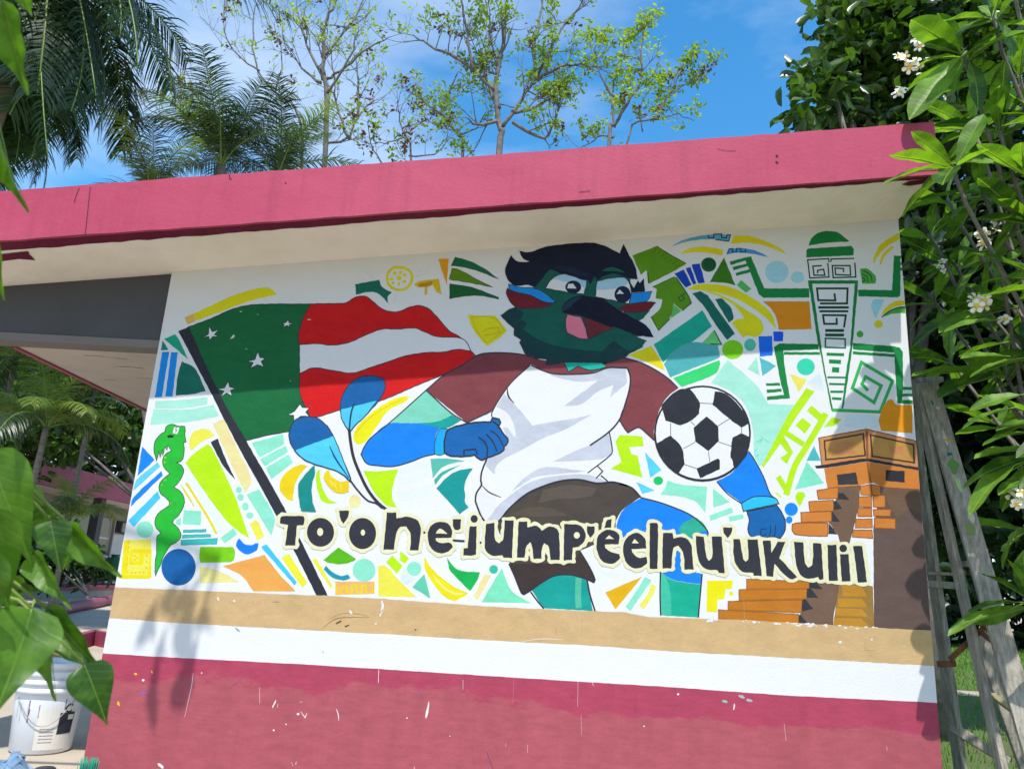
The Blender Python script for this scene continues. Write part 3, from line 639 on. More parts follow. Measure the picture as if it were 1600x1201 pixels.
fill('painted_drop', '#a5d6f6', 'M965,735 985,680 1075,680 1050,740 1005,840 985,800'); ell('painted_dot', '#f0d000', 'M1027,887', 35, 32); ell('painted_dot', '#52a640', 'M873,970', 28)
fill('painted_arc', '#f4d008', 'M1050,820 1080,760 1160,700 1245,690 1248,725 1150,750'); fill('painted_leaf', '#52a648', 'M1055,830 1120,775 1200,745 1250,745 1252,795 1150,800'); line('painted_leaf', '#1f5a24', 'M1055,830 1120,778 1200,748 1250,746', 11)
ell('painted_disc', '#42c8a6', 'N422,122', 75, 70); fill('painted_triangle', '#fbda6c', 'N285,180 430,230 365,335'); fill('painted_triangle', '#d2e8fb', 'N540,170 580,340 430,260'); fill('painted_rectangle', '#d2e8fb', 'N745,515 1030,525 1020,635 750,620')
fill('painted_patch', '#f8942f', 'N1100,405 1140,392 1180,436 1310,440 1310,675 1050,655 1030,570 1060,470')
# lime ladder glyph
LG = 'painted_ladder_glyph'
fill(LG, LIME, 'N425,300 495,325 330,560 190,790 90,930 70,965 58,940 180,700 290,500'); line(LG, LIME, 'N590,510 420,800 330,950 258,1190', 52); line(LG, LIME, 'N450,465 560,560', 58); line(LG, LIME, 'N255,672 405,768', 44)
fill(LG, LIME, 'N195,740 240,700 315,830 265,930 205,880 270,840'); fill(LG, LIME, 'N395,545 467,605 415,680 335,610'); line(LG, LIME, 'N190,1035 262,1150', 46); fill(LG, LIME, 'N575,625 640,540 722,560 660,610'); fill(LG, LIME, 'O335,35 350,-10 400,-10 420,20 370,115'); line(LG, '#cdf060', 'N170,1170 215,1205', 16)
fill('painted_triangle', '#52b2b4', 'N490,780 545,905 425,905', ); fill('painted_triangle', '#84daBC', 'N430,910 575,1090 330,1145')
# ---- stepped pyramid
PY = 'painted_pyramid'
fill(PY, '#62504a', 'N1040,1110 1410,1128 O1425,200 1455,400 1500,1144 990,1130 985,380 985,280 1040,0', sm=False)
fill(PY, '#6f5848', 'N690,1100 880,1100 O860,120 830,250 800,370 782,430 712,425 690,350 610,240 650,100 690,20', sm=False); fill(PY, '#6f5848', 'N1040,1100 1410,1128 O1425,190 1300,120 1180,210 1130,130 1083,20', sm=False)
fill(PY, '#c4895a', 'N530,715 925,640 1340,740 1365,962 930,905 555,945', sm=False, out=8, outcol='#7a4a38')
for s in ('N575,740 900,680 915,860 590,895', 'N960,690 1320,770 1325,920 975,865'): fill(PY, '#be8f52', s, sm=False, out=13, outcol='#40302c')
fill(PY, '#be8358', 'N660,755 820,740 820,850 660,850', sm=False); fill(PY, '#be8358', 'N1120,780 1230,790 1230,850 1120,845', sm=False); line(PY, '#8e5a3c', 'N930,650 935,890', 22)
fill(PY, BRK, 'N575,968 930,912 1370,985 1376,1140 1050,1120 980,1085 870,1110 600,1130', sm=False); line(PY, '#8a5636', 'N935,915 945,1000 965,1090', 14); fill(PY, '#2d2b30', 'N495,945 550,940 900,885 960,890 1385,968 1385,988 960,915 930,910 580,965 510,968', sm=False)
fill(PY, '#38363b', 'N680,1020 840,1000 860,1100 690,1105', sm=False); fill(PY, '#2d2d33', 'N1090,980 1245,990 1245,1085 1085,1070', sm=False)
for s in ('N515,1150 690,1122 O687,45 525,50', 'O445,70 650,58 652,148 455,155', 'O378,160 635,152 635,236 385,242', 'O308,260 340,247 605,247 605,350 600,360 420,355 330,345 306,310',
          'N878,1115 962,1100 O970,18 880,15', 'N968,1100 1045,1120 O1040,16 975,18', 'O862,30 968,26 968,116 862,116', 'O855,126 970,123 970,195 855,196', 'O838,216 975,213 975,290 835,290', 'O815,306 975,308 978,376 810,365', 'O980,22 1080,20 1083,118 982,115', 'O985,136 1130,135 1130,195 988,190', 'O992,206 1168,212 1170,298 994,290'):
    fill(PY, BRK, s, sm=False, out=7, outcol='#8a5330')
for s in ('O690,0 735,0 785,55 690,50', 'O655,65 680,70 725,130 655,140', 'O640,150 705,238 638,235', 'O612,247 685,345 610,340'): fill(PY, '#32333a', s, sm=False)
fill(PY, '#725a4a', 'O450,735 500,725 700,740 725,800 690,870 655,1000 650,1108 365,1092 390,890 430,800', sm=False)
for s in ('L1210,770 O450,735 450,795 L1208,855', 'L1145,857 O430,797 425,880 L1145,945', 'L1055,955 O390,885 385,995 L1055,1025', 'L975,1025 O360,1010 365,1092 L975,1098'): fill(PY, '#b9742f', s, sm=False, out=8, outcol='#94642e')
for s in ('O455,735 500,735 565,802 450,790', 'O430,795 460,790 525,872 430,870', 'O392,885 420,885 482,962 388,985', 'O362,1015 380,1015 440,1092 362,1090'): fill(PY, '#32333a', s, sm=False)
fill(PY, '#96753f', 'O705,745 980,775 990,1120 650,1110 670,950', sm=False)
for s in ('O725,760 890,775 930,862 725,855', 'O690,875 890,880 935,950 690,945', 'O672,958 890,965 940,1028 670,1020', 'O655,1040 880,1045 960,1110 655,1105'): fill(PY, '#b88536', s, sm=False)
ell('painted_disc', BLUE, 'O300,135', 55); ell('painted_dot', BLUE, 'O283,223', 28, 30)
# ---- the bird player: legs, shorts, shirt, sleeves, head
fill(PL, '#10988e', 'I805,860 900,790 1000,745 1130,735 1265,770 1280,860 1312,1035 900,1012'); line(PL, '#59b498', 'I1195,760 1190,900 1195,1010', 50); line(PL, DK, 'I795,875 850,950 905,1015', 13); line(PL, DK, 'I1265,775 1290,900 1335,1045', 14)
fill(PL, '#0682f4', 'L325,95 480,130 620,180 740,235 830,305 880,365 892,412 770,470 700,560 665,690 840,725 832,810 700,795 580,770 520,730 490,700 600,690 600,560 400,450 180,440 120,330 160,220 230,150', lim=40)
fill(PL, '#37a48c', 'L640,350 700,290 790,255 860,320 885,370 830,375 780,400 740,430 660,390'); fill(PL, '#12a68a', 'L490,705 520,732 580,772 700,797 832,812 806,1090 490,1070'); fill(PL, '#48b69a', 'L492,710 540,760 575,900 580,1070 492,1068')
line(PL, DK, 'L490,700 487,900 492,1072', 12); line(PL, DK, 'L838,725 822,900 806,1090', 12); line(PL, DK, 'L325,90 480,130 620,180 740,235 830,305 880,365 892,412', 11)
fill(PL, '#4b433d', 'I525,290 H760,1075 900,1010 1050,965 1200,955 1350,985 1480,975 1600,1005 K150,1095 250,1130 L325,85 230,150 160,210 120,290 115,420 I1330,480 1205,535 1280,660 1330,770 1322,795 1250,765 1130,735 1000,740 900,790 800,860 740,897 720,885 660,740 560,450', lim=60)
fill(PL, '#3d3230', 'I615,640 1150,640 1205,540 1280,660 1328,770 1320,793 1250,763 1130,733 1000,738 900,788 800,858 740,893 722,882 662,740', lim=60); fill(PL, '#5a5048', 'H900,1040 1100,1000 1350,1020 1300,1090 1000,1120 860,1150'); fill(PL, '#574d43', 'I620,230 800,170 1000,190 1100,240 800,250')
line(PL, DK, 'I615,640 660,740 720,885 740,897 800,860 900,790 1000,740 1130,733 1250,765 1322,797 1330,770 1280,660 1205,537', 13)
fill(PL, '#efeff2', 'G800,1062 900,1110 1000,1138 1150,1140 1300,1130 1440,1085 1600,1085 K215,135 238,200 235,290 200,420 150,560 60,660 H1450,560 1475,700 1470,740 1350,840 1395,885 1375,915 1440,972 1350,985 1200,955 1050,965 900,1010 760,1075 615,1195 I525,287 480,290 415,282 375,200 335,110 H345,1060 385,1000 375,960 390,880 430,780 560,690 540,520 470,430 475,390 550,260 610,170')
SHD = '#c0c4d0'
fill(PL, SHD, 'H575,240 620,290 690,360 760,440 810,505 1000,470 1150,445 1300,415 1100,530 900,610 700,720 560,790 505,850 495,910 420,840 440,770 570,690 600,620 560,520 600,520 660,600 670,560 640,460 590,390 530,360 510,350')
fill(PL, SHD, 'H860,25 1000,75 1160,78 1320,65 1440,25 1590,25 1600,150 1455,275 1485,165 1350,225 1220,325 1075,345 1180,260 1280,190 1350,130 1200,138 1050,115 930,70'); fill(PL, SHD, 'H1290,665 1380,620 1445,575 1470,690 1460,745 1380,785 980,805 1150,725')
fill(PL, SHD, 'H500,1195 620,1090 760,990 900,940 1100,915 1280,915 1430,970 1350,980 1200,955 1050,965 900,1010 760,1075 615,1195 I525,285 480,288 430,272'); fill(PL, SHD, 'H640,1050 720,960 850,870 950,850 1100,865 1260,885 1000,910 830,935 720,1000'); fill(PL, '#dfdee2', 'H480,420 530,365 590,390 640,460 670,560 665,605 600,520 545,490')
fill(PL, '#dddde3', 'H345,1065 385,1005 450,1060 500,1090 I500,180 440,270 415,280 375,200 338,110')
line(PL, DK, 'H600,190 610,260 655,318', 14, taper=True); line(PL, DK, 'H385,1000 450,1060 550,1103', 11, taper=True); line(PL, DK, 'H430,780 388,890 380,960 385,1000 345,1065 335,1130 I342,140 380,240 415,292', 14)
line(PL, DK, 'I415,292 480,295 525,292 H615,1198 760,1075 900,1010 1050,965 1200,955 1350,985 1480,975 1600,1005 K150,1095 250,1130 L325,88', 15); line(PL, DK, 'H1450,555 1475,700 1465,745 1270,900', 10); line(PL, DK, 'H1350,840 1395,885 1340,945', 10); line(PL, DK, 'H1380,920 1440,970', 10)
SLV = '#7c3f44'
fill(PL, SLV, 'G330,1000 400,972 550,965 720,980 860,1020 1000,1040 1200,1040 1430,1040 1560,1010 1600,1020 1600,1085 1440,1085 1300,1130 1150,1140 1000,1138 900,1110 800,1062 640,1200 H550,260 470,385 350,440 265,480 E1205,210 1360,80 1500,5')
fill(PL, SLV, 'K20,100 100,75 180,45 330,90 450,150 560,225 635,300 560,360 500,440 455,560 435,650 440,740 380,680 320,630 290,630 220,670 195,640 150,560 200,420 235,290 238,200 215,130 60,125')
line(PL, DK, 'G338,992 400,972 550,965 720,980 860,1020', 10); line(PL, DK, 'G338,992 E1500,5 1360,78 1205,210 1420,405 H265,480 350,440 465,385', 10); line(PL, DK, 'H470,430 475,390 550,260 640,140 790,3', 10); line(PL, DK, 'H800,3 900,48 1000,75 1150,78 1320,66 1440,24 1600,22', 11)
line(PL, DK, 'K180,45 330,90 450,150 560,225 635,300', 12); line(PL, DK, 'K440,735 380,680 320,630 290,630 220,670 195,640 150,565', 10); line(PL, DK, 'K60,125 215,133 238,200 235,290 200,420 150,560 60,665 H1290,670', 13)
fill(PL, '#1662a4', 'H105,545 200,505 330,480 460,475 480,440 530,450 545,480 530,510 560,560 605,620 600,655 575,680 570,710 500,750 440,770 390,790 355,775 330,750 260,760 150,760 90,740 75,700 80,620', out=13)
for s in ('H360,600 410,640 435,700 430,765', 'H425,575 480,640 515,720', 'H460,545 520,590 565,670', 'H240,755 240,710 335,700 352,745', 'H480,470 520,500 530,530'): line(PL, '#26303f', s, 12)
# right arm and fist
fill(PL, '#0682f4', 'K1225,825 1270,890 1350,1040 L1405,60 1440,100 1300,80 1165,135 1000,10 K960,1075 1090,1000'); fill(PL, '#42bafb', 'L1165,140 1250,90 1340,80 1445,95 1478,140 1180,205', out=8); fill(PL, '#1b63a2', 'L1210,205 1460,155 1510,230 1532,300 1525,370 1490,430 1420,415 1330,430 1265,425 1220,370 1230,280', out=9)
line(PL, DK, 'K1225,825 1270,890 1350,1040 L1405,60 1445,98', 9); line(PL, DK, 'K960,1078 L1050,60 1165,140', 9)
for s in ('L1450,320 1445,370 1440,415', 'L1405,320 1408,370 1395,410', 'L1375,350 1330,355 1320,385 1345,412 1370,395'): line(PL, '#1d3a58', s, 8)
# head
BT = '#083c3f'; FT = '#085a4d'; HN = '#101a30'
fill(PL, BT, 'G665,590 550,655 580,690 660,765 660,820 720,860 705,880 750,975 860,1010 930,1020 925,1065 1000,1060 1075,1045 1110,1060 1290,1060 1430,1050 1400,1060 1560,1010 J215,1120 230,1105 340,1050 285,1045 370,1000 260,955 330,960 100,800 G1200,600', lim=35, out=8)
fill(PL, '#0cb09c', 'G1075,1046 1110,1125 1190,1075 1290,1110 1430,1085 1385,1048', lim=30, out=6)  # beard tip below the eave's shadow, sunlight put into its lighter colour
fill(PL, FT, 'G690,600 740,630 710,690 765,715 730,770 850,850 1000,905 1200,940 1387,955 J100,1000 220,1085 335,1052 370,1000 260,955 240,920 150,700 220,690 240,480 100,420 0,440 G1300,300 1000,250 900,290 850,400 750,450 690,560', lim=40)
fill(PL, HN, 'G640,395 590,330 585,260 610,200 632,155 670,195 720,212 785,205 730,180 700,115 780,130 900,90 1050,65 1300,50 1420,80 1540,140 J155,255 185,195 220,270 280,380 300,490 230,480 100,440 0,470 G1387,340 1350,370 1330,330 1290,400 1265,360 1180,350 1060,310 960,270 920,310 870,380 830,420 760,400 700,410')
fill(PL, '#16263f', 'G1000,240 1120,250 1280,320 1250,335 1120,300 1010,265'); fill(PL, '#12604f', 'J0,420 60,390 140,400 200,435 100,420')
fill(PL, '#1c94ff', 'G612,395 700,420 810,428 900,460 1000,540 980,552 900,540 800,490 690,465 615,440', out=6); fill(PL, '#702029', 'G600,430 615,440 690,465 800,490 900,540 980,552 930,585 800,597 680,590 620,530 595,470', out=7)
fill(PL, '#1c94ff', 'J245,605 420,588 385,660 310,690 232,692', out=5); fill(PL, HN, 'J230,500 270,560 300,500 320,520 350,480 362,590 250,600', sm=False); fill(PL, FT, 'J0,645 100,665 228,692 140,725 100,715', sm=False); fill(PL, '#702029', 'J140,725 230,695 380,675 450,682 390,740 300,760 190,755', out=6); fill(PL, FT, 'J180,760 300,765 400,745 330,820 280,825', out=6)
fill(PL, '#e9ecf0', 'G918,430 960,365 1040,315 1100,315 1200,350 1262,365 1240,478 1100,462', out=7); fill(PL, '#a9cbec', 'G975,352 1040,318 1100,318 1200,352 1259,368 1250,430 1150,385 1060,372'); ell(PL, '#16243e', 'G1150,420', 66, 54); fill(PL, '#eef0f4', 'G1100,430 1110,395 1150,390 1175,432')
fill(PL, '#e9ecf0', 'G1335,498 1350,372 1440,350 J100,478 190,475 230,520 247,600 228,692 100,665 0,645', out=7); fill(PL, '#a9cbec', 'G1352,374 1440,352 J100,480 190,478 226,518 150,560 0,575 G1342,440'); ell(PL, '#16243e', 'J175,615', 68, 70); fill(PL, '#eef0f4', 'J125,610 150,575 185,608')
fill(PL, '#ff8093', 'G1100,645 1215,670 1250,750 1275,855 1200,845 1100,800 1085,720', out=7); fill(PL, '#702a33', 'G1235,672 1330,700 1490,765 1380,800 1275,855 1265,770', out=7)
fill(PL, '#0d152b', 'G1060,630 1060,590 1090,540 1160,500 1240,490 1320,505 J0,645 110,720 220,790 370,870 435,972 330,958 250,935 90,880 G1480,760 1300,690 1200,655 1095,640'); fill(PL, '#1d3a4c', 'G1062,625 1065,590 1100,545 1160,510 1220,500 1150,560 1110,600')
# ---- football
FB = 'painted_football'
ell(FB, '#2a2c35', 'K840,678', 404, 400); ell(FB, '#eff3f8', 'K840,676', 388, 382)
for s in ('K730,300 780,360 818,425 810,515 740,575 655,612 535,570 500,440 560,375 640,315', 'K945,325 1030,345 1120,420 1190,510 1222,595 1165,630 1070,560 925,440', 'K875,535 970,615 975,740 890,825 780,745 765,630', 'K575,692 670,800 690,935 640,1010 560,945 490,845 452,765', 'K1160,675 1235,705 1228,800 1185,890 1100,965 1090,905 1072,880 1080,780 1090,710', 'K790,970 970,885 985,900 985,975 820,1050'): fill(FB, '#2a2c35', s, lim=40)
for s in ('K818,425 930,430', 'K740,575 775,610', 'K970,615 1065,555', 'K575,590 575,692', 'K680,805 780,750', 'K890,825 900,915', 'K975,748 1085,785', 'K690,935 790,970', 'K1165,630 1165,675', 'K535,570 500,450'): line(FB, '#2a2c35', s, 5)

# ---- the lettering: dark brush letters with a cream halo
LET = [('T', ['C1378,150 1395,138 1570,138 1578,155 1570,215 1515,215 1500,382 1418,384 1440,212 1375,200'], []),
       ('o', ['e F325,380 113 120'], ['e F322,377 25 33']), ("'", ['F478,198 565,200 555,250 515,308 495,280'], []), ('o', ['e F675,390 113 130'], ['e F678,382 18 25']),
       ('n', ['F878,215 955,215 958,265 1050,250 1130,280 1160,350 1140,530 1070,530 1075,400 1040,330 985,340 955,400 935,525 850,525'], []),
       ('e', ['F1418,425 1285,428 1290,450 1340,470 1400,465 1430,500 1380,545 1300,550 1240,500 1218,400 1250,320 1330,292 1395,315 1420,370'], ['F1285,390 1310,355 1340,355 1380,392']),
       ("'", ['F1425,270 1495,270 1490,350 1465,362 1435,345'], []), ('j', ['e I325,268 30 32', 'I288,330 345,330 340,565 290,575 235,570 235,515 270,510'], []),
       ('u', ['I425,310 495,300 500,440 530,470 565,440 580,280 655,280 640,595 570,590 560,570 480,575 420,530 415,420'], []),
       ('m', ['I695,290 765,290 770,340 840,325 890,365 960,330 1020,360 1035,450 1038,610 960,610 945,500 910,470 890,510 885,600 820,600 805,490 790,460 760,500 745,590 680,590'], []),
       ('p', ['I1075,312 1130,312 1210,325 1250,380 1245,450 1200,495 1145,510 1140,610 1070,615'], ['e I1180,405 25 27']), ("'", ['I1265,330 1330,330 1325,380 1295,428 1268,390'], []),
       ('e', ['I1415,330 1430,280 1470,268 1465,340 1405,345', 'I1530,478 1415,480 1420,510 1470,545 1535,560 1535,600 1480,640 1400,625 1350,540 1350,430 1400,370 1470,360 1530,400'], ['I1415,435 1450,405 1490,435']),
       ('e', ['L372,515 250,520 260,555 310,590 375,585 380,640 310,680 230,660 185,580 185,470 240,400 300,385 360,430'], ['L250,470 275,435 310,470']), ('l', ['L400,302 460,302 470,330 465,685 400,685'], []),
       ('n', ['L510,385 590,385 600,430 680,420 740,470 755,560 765,690 690,690 680,560 640,490 600,510 580,680 505,680'], []), ('u', ['L785,410 850,415 870,570 890,615 920,590 918,415 1000,415 1025,720 975,720 960,695 880,690 820,640 790,520'], []),
       ("'", ['L1010,340 1090,340 1085,375 1050,430 1020,390'], []), ('u', ['L1098,435 1150,435 1180,600 1200,625 1222,600 1215,440 1300,440 1335,745 1268,740 1260,715 1180,710 1120,650 1098,560'], []),
       ('k', ['O62,395 128,395 135,500 185,405 250,405 200,540 350,700 290,715 160,590 148,695 95,690'], []), ('u', ['O322,405 400,410 415,580 440,620 475,590 480,415 550,420 568,715 540,725 520,700 430,712 370,670 340,590'], []),
       ('l', ['O600,432 675,430 688,730 612,730'], []), ('i', ['e O732,460 32 32', 'O705,508 775,508 795,735 720,735'], []), ('l', ['O815,440 890,438 930,742 855,745'], [])]
def lpoly(s):
    if s.startswith('e '):
        _, c, a, b = s.split(); c = parse(c)[0]; a, b = float(a) / 5.3333, float(b) / 5.3333
        return [(c[0] + a * math.cos(t), c[1] + b * math.sin(t)) for t in [2 * math.pi * k / 32 for k in range(32)]]
    return unsteady(smooth(parse(s), True, 58))
# halo: everything within a brush width of a letter, built as strips without overlaps
polys = [lpoly(s) for _, a, _h in LET for s in a]
gx0, gx1, gy0, gy1, gs = 420, 1372, 770, 925, 0.4
gxs = np.arange(gx0, gx1, gs); gys = np.arange(gy0, gy1, gs)
mask = np.zeros((len(gys), len(gxs)), bool)
for p in polys:
    a = np.array(p); x0, y0 = a.min(0) - 7; x1, y1 = a.max(0) + 7
    ix = np.where((gxs >= x0) & (gxs <= x1))[0]; iy = np.where((gys >= y0) & (gys <= y1))[0]
    X, Y = np.meshgrid(gxs[ix], gys[iy]); dmin = np.full(X.shape, 1e9); ins = np.zeros(X.shape, bool)
    for i in range(len(a)):
        p0, p1 = a[i - 1], a[i]; d = p1 - p0; L2 = d @ d + 1e-9
        t = np.clip(((X - p0[0]) * d[0] + (Y - p0[1]) * d[1]) / L2, 0, 1)
        dmin = np.minimum(dmin, np.hypot(X - p0[0] - t * d[0], Y - p0[1] - t * d[1]))
        cnd = ((p0[1] > Y) != (p1[1] > Y))
        if d[1] != 0: ins ^= cnd & (X < p0[0] + (Y - p0[1]) * d[0] / d[1])
    wob = 5.3 + 0.8 * np.sin(X * .31 + Y * .17) + .5 * np.sin(Y * .6 - X * .2)
    sub = mask[iy[0]:iy[-1] + 1, ix[0]:ix[-1] + 1]; sub |= ins | (dmin < wob)
halo = []
for r_i, row in enumerate(mask):
    d = np.diff(np.concatenate(([0], row.astype(int), [0]))); st, en = np.where(d == 1)[0], np.where(d == -1)[0]
    for s_, e_ in zip(st, en):
        xa, xb, ya = gxs[0] + s_ * gs, gxs[0] + e_ * gs, gys[r_i]; halo.append([(xa, ya), (xb, ya), (xb, ya + gs), (xa, ya + gs)])
add('painted_letter_halo', CREAM, halo)
for ch, a, h in LET:
    k = len(SH)
    for s in a: add('painted_letter#%d' % k, '#31323b', [lpoly(s)])
    for s in h: add('painted_letter#%d' % k, CREAM, [lpoly(s)])
line('painted_dash', '#31323b', 'F1425,446 1525,453', 17); ell('painted_dash', '#31323b', 'F1190,382', 10); ell('painted_dash', '#31323b', 'I378,465', 9)

# ---- painted bands, chips, drips and scuffs below
def bandpoly(name, ya, yb, col, top_amp, n=160):
    xs_ = [60 + (1500 - 60) * i / n for i in range(n + 1)]
    P0, P1 = [], []
    for x in xs_:
        t_ = ya(x) + rng.uniform(-top_amp, top_amp); b_ = yb(x)
        P0.append((min(max(x, clipx(t_, 0)), clipx(t_, 1)), t_)); P1.append((min(max(x, clipx(b_, 0)), clipx(b_, 1)), b_))
    qs = [[P0[i], P0[i + 1], P1[i + 1], P1[i]] for i in range(n) if abs(P0[i + 1][0] - P0[i][0]) + abs(P1[i + 1][0] - P1[i][0]) > .05]
    add(name, col, qs)
bandpoly('painted_tan_band', s1, s2, '#c9aa7e', .5)
bandpoly('painted_white_band', s2, s3, '#faf6f2', .35)
MAG = '@magenta'
bandpoly('painted_magenta_band', s3, lambda x: 1420, MAG, .5)
for k in range(42):     # paint flaked off along the edge of the tan band
    x = rng.choice([rng.uniform(1105, 1125), rng.uniform(1160, 1300), rng.uniform(1200, 1395), rng.uniform(1230, 1330)]); y = s1(x) + rng.uniform(-.5, 4); r0 = rng.uniform(.8, 3.4)
    add('flaked_paint', '#f5f6f8', [[(x + r0 * rng.uniform(.6, 1.7) * math.cos(t), y + .62 * r0 * rng.uniform(.5, 1.2) * math.sin(t)) for t in [k_ * math.pi / 4 for k_ in range(8)]]])
WS = '#f4ecec'
for s, w_, c in (('P915,555 915,635', 4, WS), ('P997,615 980,655', 9, WS), ('P1007,635 1003,655', 5, WS), ('P1120,675 1142,705 1152,682', 6, WS), ('P1298,662 1308,690 1310,720', 6, WS), ('P583,480 575,545 540,703', 3, WS), ('P1510,465 1508,532', 7, WS), ('Q395,517 395,565', 4, WS), ('Q225,630 210,710', 14, WS), ('Q513,875 545,962', 8, '#4a3a68'),
                  ('Q970,520 968,650', 3, WS), ('Q985,690 988,790', 2, WS), ('Q977,170 975,345', 2, '#e9d9bb'), ('R560,735 570,820', 3, WS), ('R1072,845 1075,870', 3, WS), ('P815,530 760,560 ', 3, '#9b4766'), ('P880,465 800,530 745,580', 5, '#9a4a72'), ('P305,584 355,580', 11, '#8a66a8'), ('P300,490 290,485', 14, '#f2c24a'), ('P375,470 378,485', 10, '#f2b62a'),
                  ('P208,625 212,645', 16, '#f2b62a'), ('P1228,260 1290,215 1350,205 1460,205', 4, '#6d5a44'), ('P1260,215 1330,185 1420,190 1465,205', 3, '#7d6a50'), ('P1295,238 1325,222', 10, '#4d453c'), ('P1340,252 1362,242', 9, '#3d3833'), ('P1525,120 1530,150 1515,200', 15, '#f3f3f3'), ('P1515,185 1530,165', 7, '#555'.replace('#555', '#555555')), ('P980,128 1012,128', 6, '#4d453c'),
                  ('P792,255 818,278', 10, '#8d979d'), ('P1228,372 1235,385', 8, '#8aa09a'), ('Q860,250 862,290', 4, '#5f7a66'), ('Q690,325 780,312 895,315', 5, '#efe4cf'), ('R358,110 365,345', 2, '#d5cfa8'), ('R965,325 965,368 1020,370', 3, '#9d8660'), ('P705,105 710,120', 10, '#f3f3f3'), ('P880,118 882,138', 6, '#d8785c'), ('P908,125 912,140', 6, '#d8785c'), ('P1365,172 1375,185', 16, '#f3f3f3'),
                  ('Q650,505 645,640', 2, '#dba3af'), ('Q175,565 195,605', 8, '#6a5a9c'), ('R312,635 308,668', 9, WS), ('R335,595 360,605', 18, '#a9b0b8'), ('R375,615 398,622', 20, '#a9b0b8'), ('R252,622 275,626', 16, '#8fc0a4'), ('Q415,580 414,620', 4, '#b14a66'), ('Q585,590 585,612', 4, '#b14a66'), ('R878,870 880,910', 3, '#b8476a'), ('R942,865 944,890', 3, '#b8476a'),
                  ('P408,935 432,955', 20, WS), ('P1098,925 1095,940', 7, WS), ('P1075,928 1082,948', 4, WS), ('Q1040,528 1048,548', 5, WS), ('Q150,948 155,965', 5, WS), ('P1130,625 1115,628', 4, WS), ('Q610,835 608,850', 3, WS), ('Q718,840 718,880', 3, WS)):
    pp = parse(s)
    if len(pp) == 2 and w_ >= 9:        # a thick dab: an uneven blob along the stroke
        (xa, ya), (xb, yb) = pp; L_ = max(math.hypot(xb - xa, yb - ya), 1e-3); ux, uy = (xb - xa) / L_, (yb - ya) / L_; hw = w_ / 3.2 / 2
        add('paint_scuff', c, [[(((xa + xb) / 2) + math.cos(t) * (L_ / 2 + hw * .5) * rng.uniform(.75, 1.1) * ux - math.sin(t) * hw * rng.uniform(.55, 1.05) * uy, ((ya + yb) / 2) + math.cos(t) * (L_ / 2 + hw * .5) * rng.uniform(.75, 1.1) * uy + math.sin(t) * hw * rng.uniform(.55, 1.05) * ux) for t in [k * math.pi / 7 for k in range(14)]]])
    else: add('paint_scuff', c, ribbon(smooth(pp, False, 60), w_ / 3.2 * .75, False, True))
for s, r0 in (('P1107,687', 7), ('P985,768', 5), ('P1047,738', 4), ('P333,518', 7), ('P625,482', 4), ('Q1470,588', 6), ('Q1443,666', 5), ('Q115,707', 4), ('Q330,797', 3), ('Q1300,748', 4), ('R30,588', 6), ('P1495,236', 5), ('Q158,267', 5), ('P788,122', 6), ('R840,328', 8), ('R998,315', 5)): ell('paint_scuff', WS if s[0] != 'Q' or r0 != 5 else '#5d5348', s, r0 * 1.6, r0 * 1.4)

# ---- lay the shapes out on the wall in thin coats
def seg_hit(p, q):
    """do two pixel polygons overlap (bounds already do)"""
    A = np.array(p); B = np.array(q)
    A2 = np.roll(A, -1, 0); B2 = np.roll(B, -1, 0)
    d1 = A2 - A; d2 = B2 - B
    den = d1[:, None, 0] * d2[None, :, 1] - d1[:, None, 1] * d2[None, :, 0]
    df = B[None] - A[:, None]
    with np.errstate(divide='ignore', invalid='ignore'):
        t = (df[..., 0] * d2[None, :, 1] - df[..., 1] * d2[None, :, 0]) / den
        u = (df[..., 0] * d1[:, None, 1] - df[..., 1] * d1[:, None, 0]) / den
    if np.any((t >= 0) & (t <= 1) & (u >= 0) & (u <= 1)): return True
    def inside(pt, P):
        x, y = pt; c = False
        for i in range(len(P)):
            (x0, y0), (x1, y1) = P[i - 1], P[i]
            if (y0 > y) != (y1 > y) and x < x0 + (y - y0) * (x1 - x0) / (y1 - y0): c = not c
        return c
    return inside(p[0], q) or inside(q[0], p)
lay = []
BIG = {'painted_letter_halo', 'painted_tan_band', 'painted_white_band', 'painted_magenta_band'}
for i, (mo, co, po, bb) in enumerate(SH):
    L_ = 0
    for j in range(i):
        b2 = SH[j][3]
        if lay[j] < L_ or bb[0] > b2[2] or b2[0] > bb[2] or bb[1] > b2[3] or b2[1] > bb[3]: continue
        if mo in BIG or SH[j][0] in BIG: hit = True
        else:
            hit = False
            for p in po:
                px0, px1 = min(a[0] for a in p), max(a[0] for a in p); py0, py1 = min(a[1] for a in p), max(a[1] for a in p)
                if px0 > b2[2] or b2[0] > px1 or py0 > b2[3] or b2[1] > py1: continue
                for q in SH[j][2]:
                    if min(a[0] for a in q) > px1 or max(a[0] for a in q) < px0 or min(a[1] for a in q) > py1 or max(a[1] for a in q) < py0: continue
                    if seg_hit(p, q): hit = True; break
                if hit: break
        if hit: L_ = lay[j] + 1
    lay.append(L_)
COAT = 0.00013
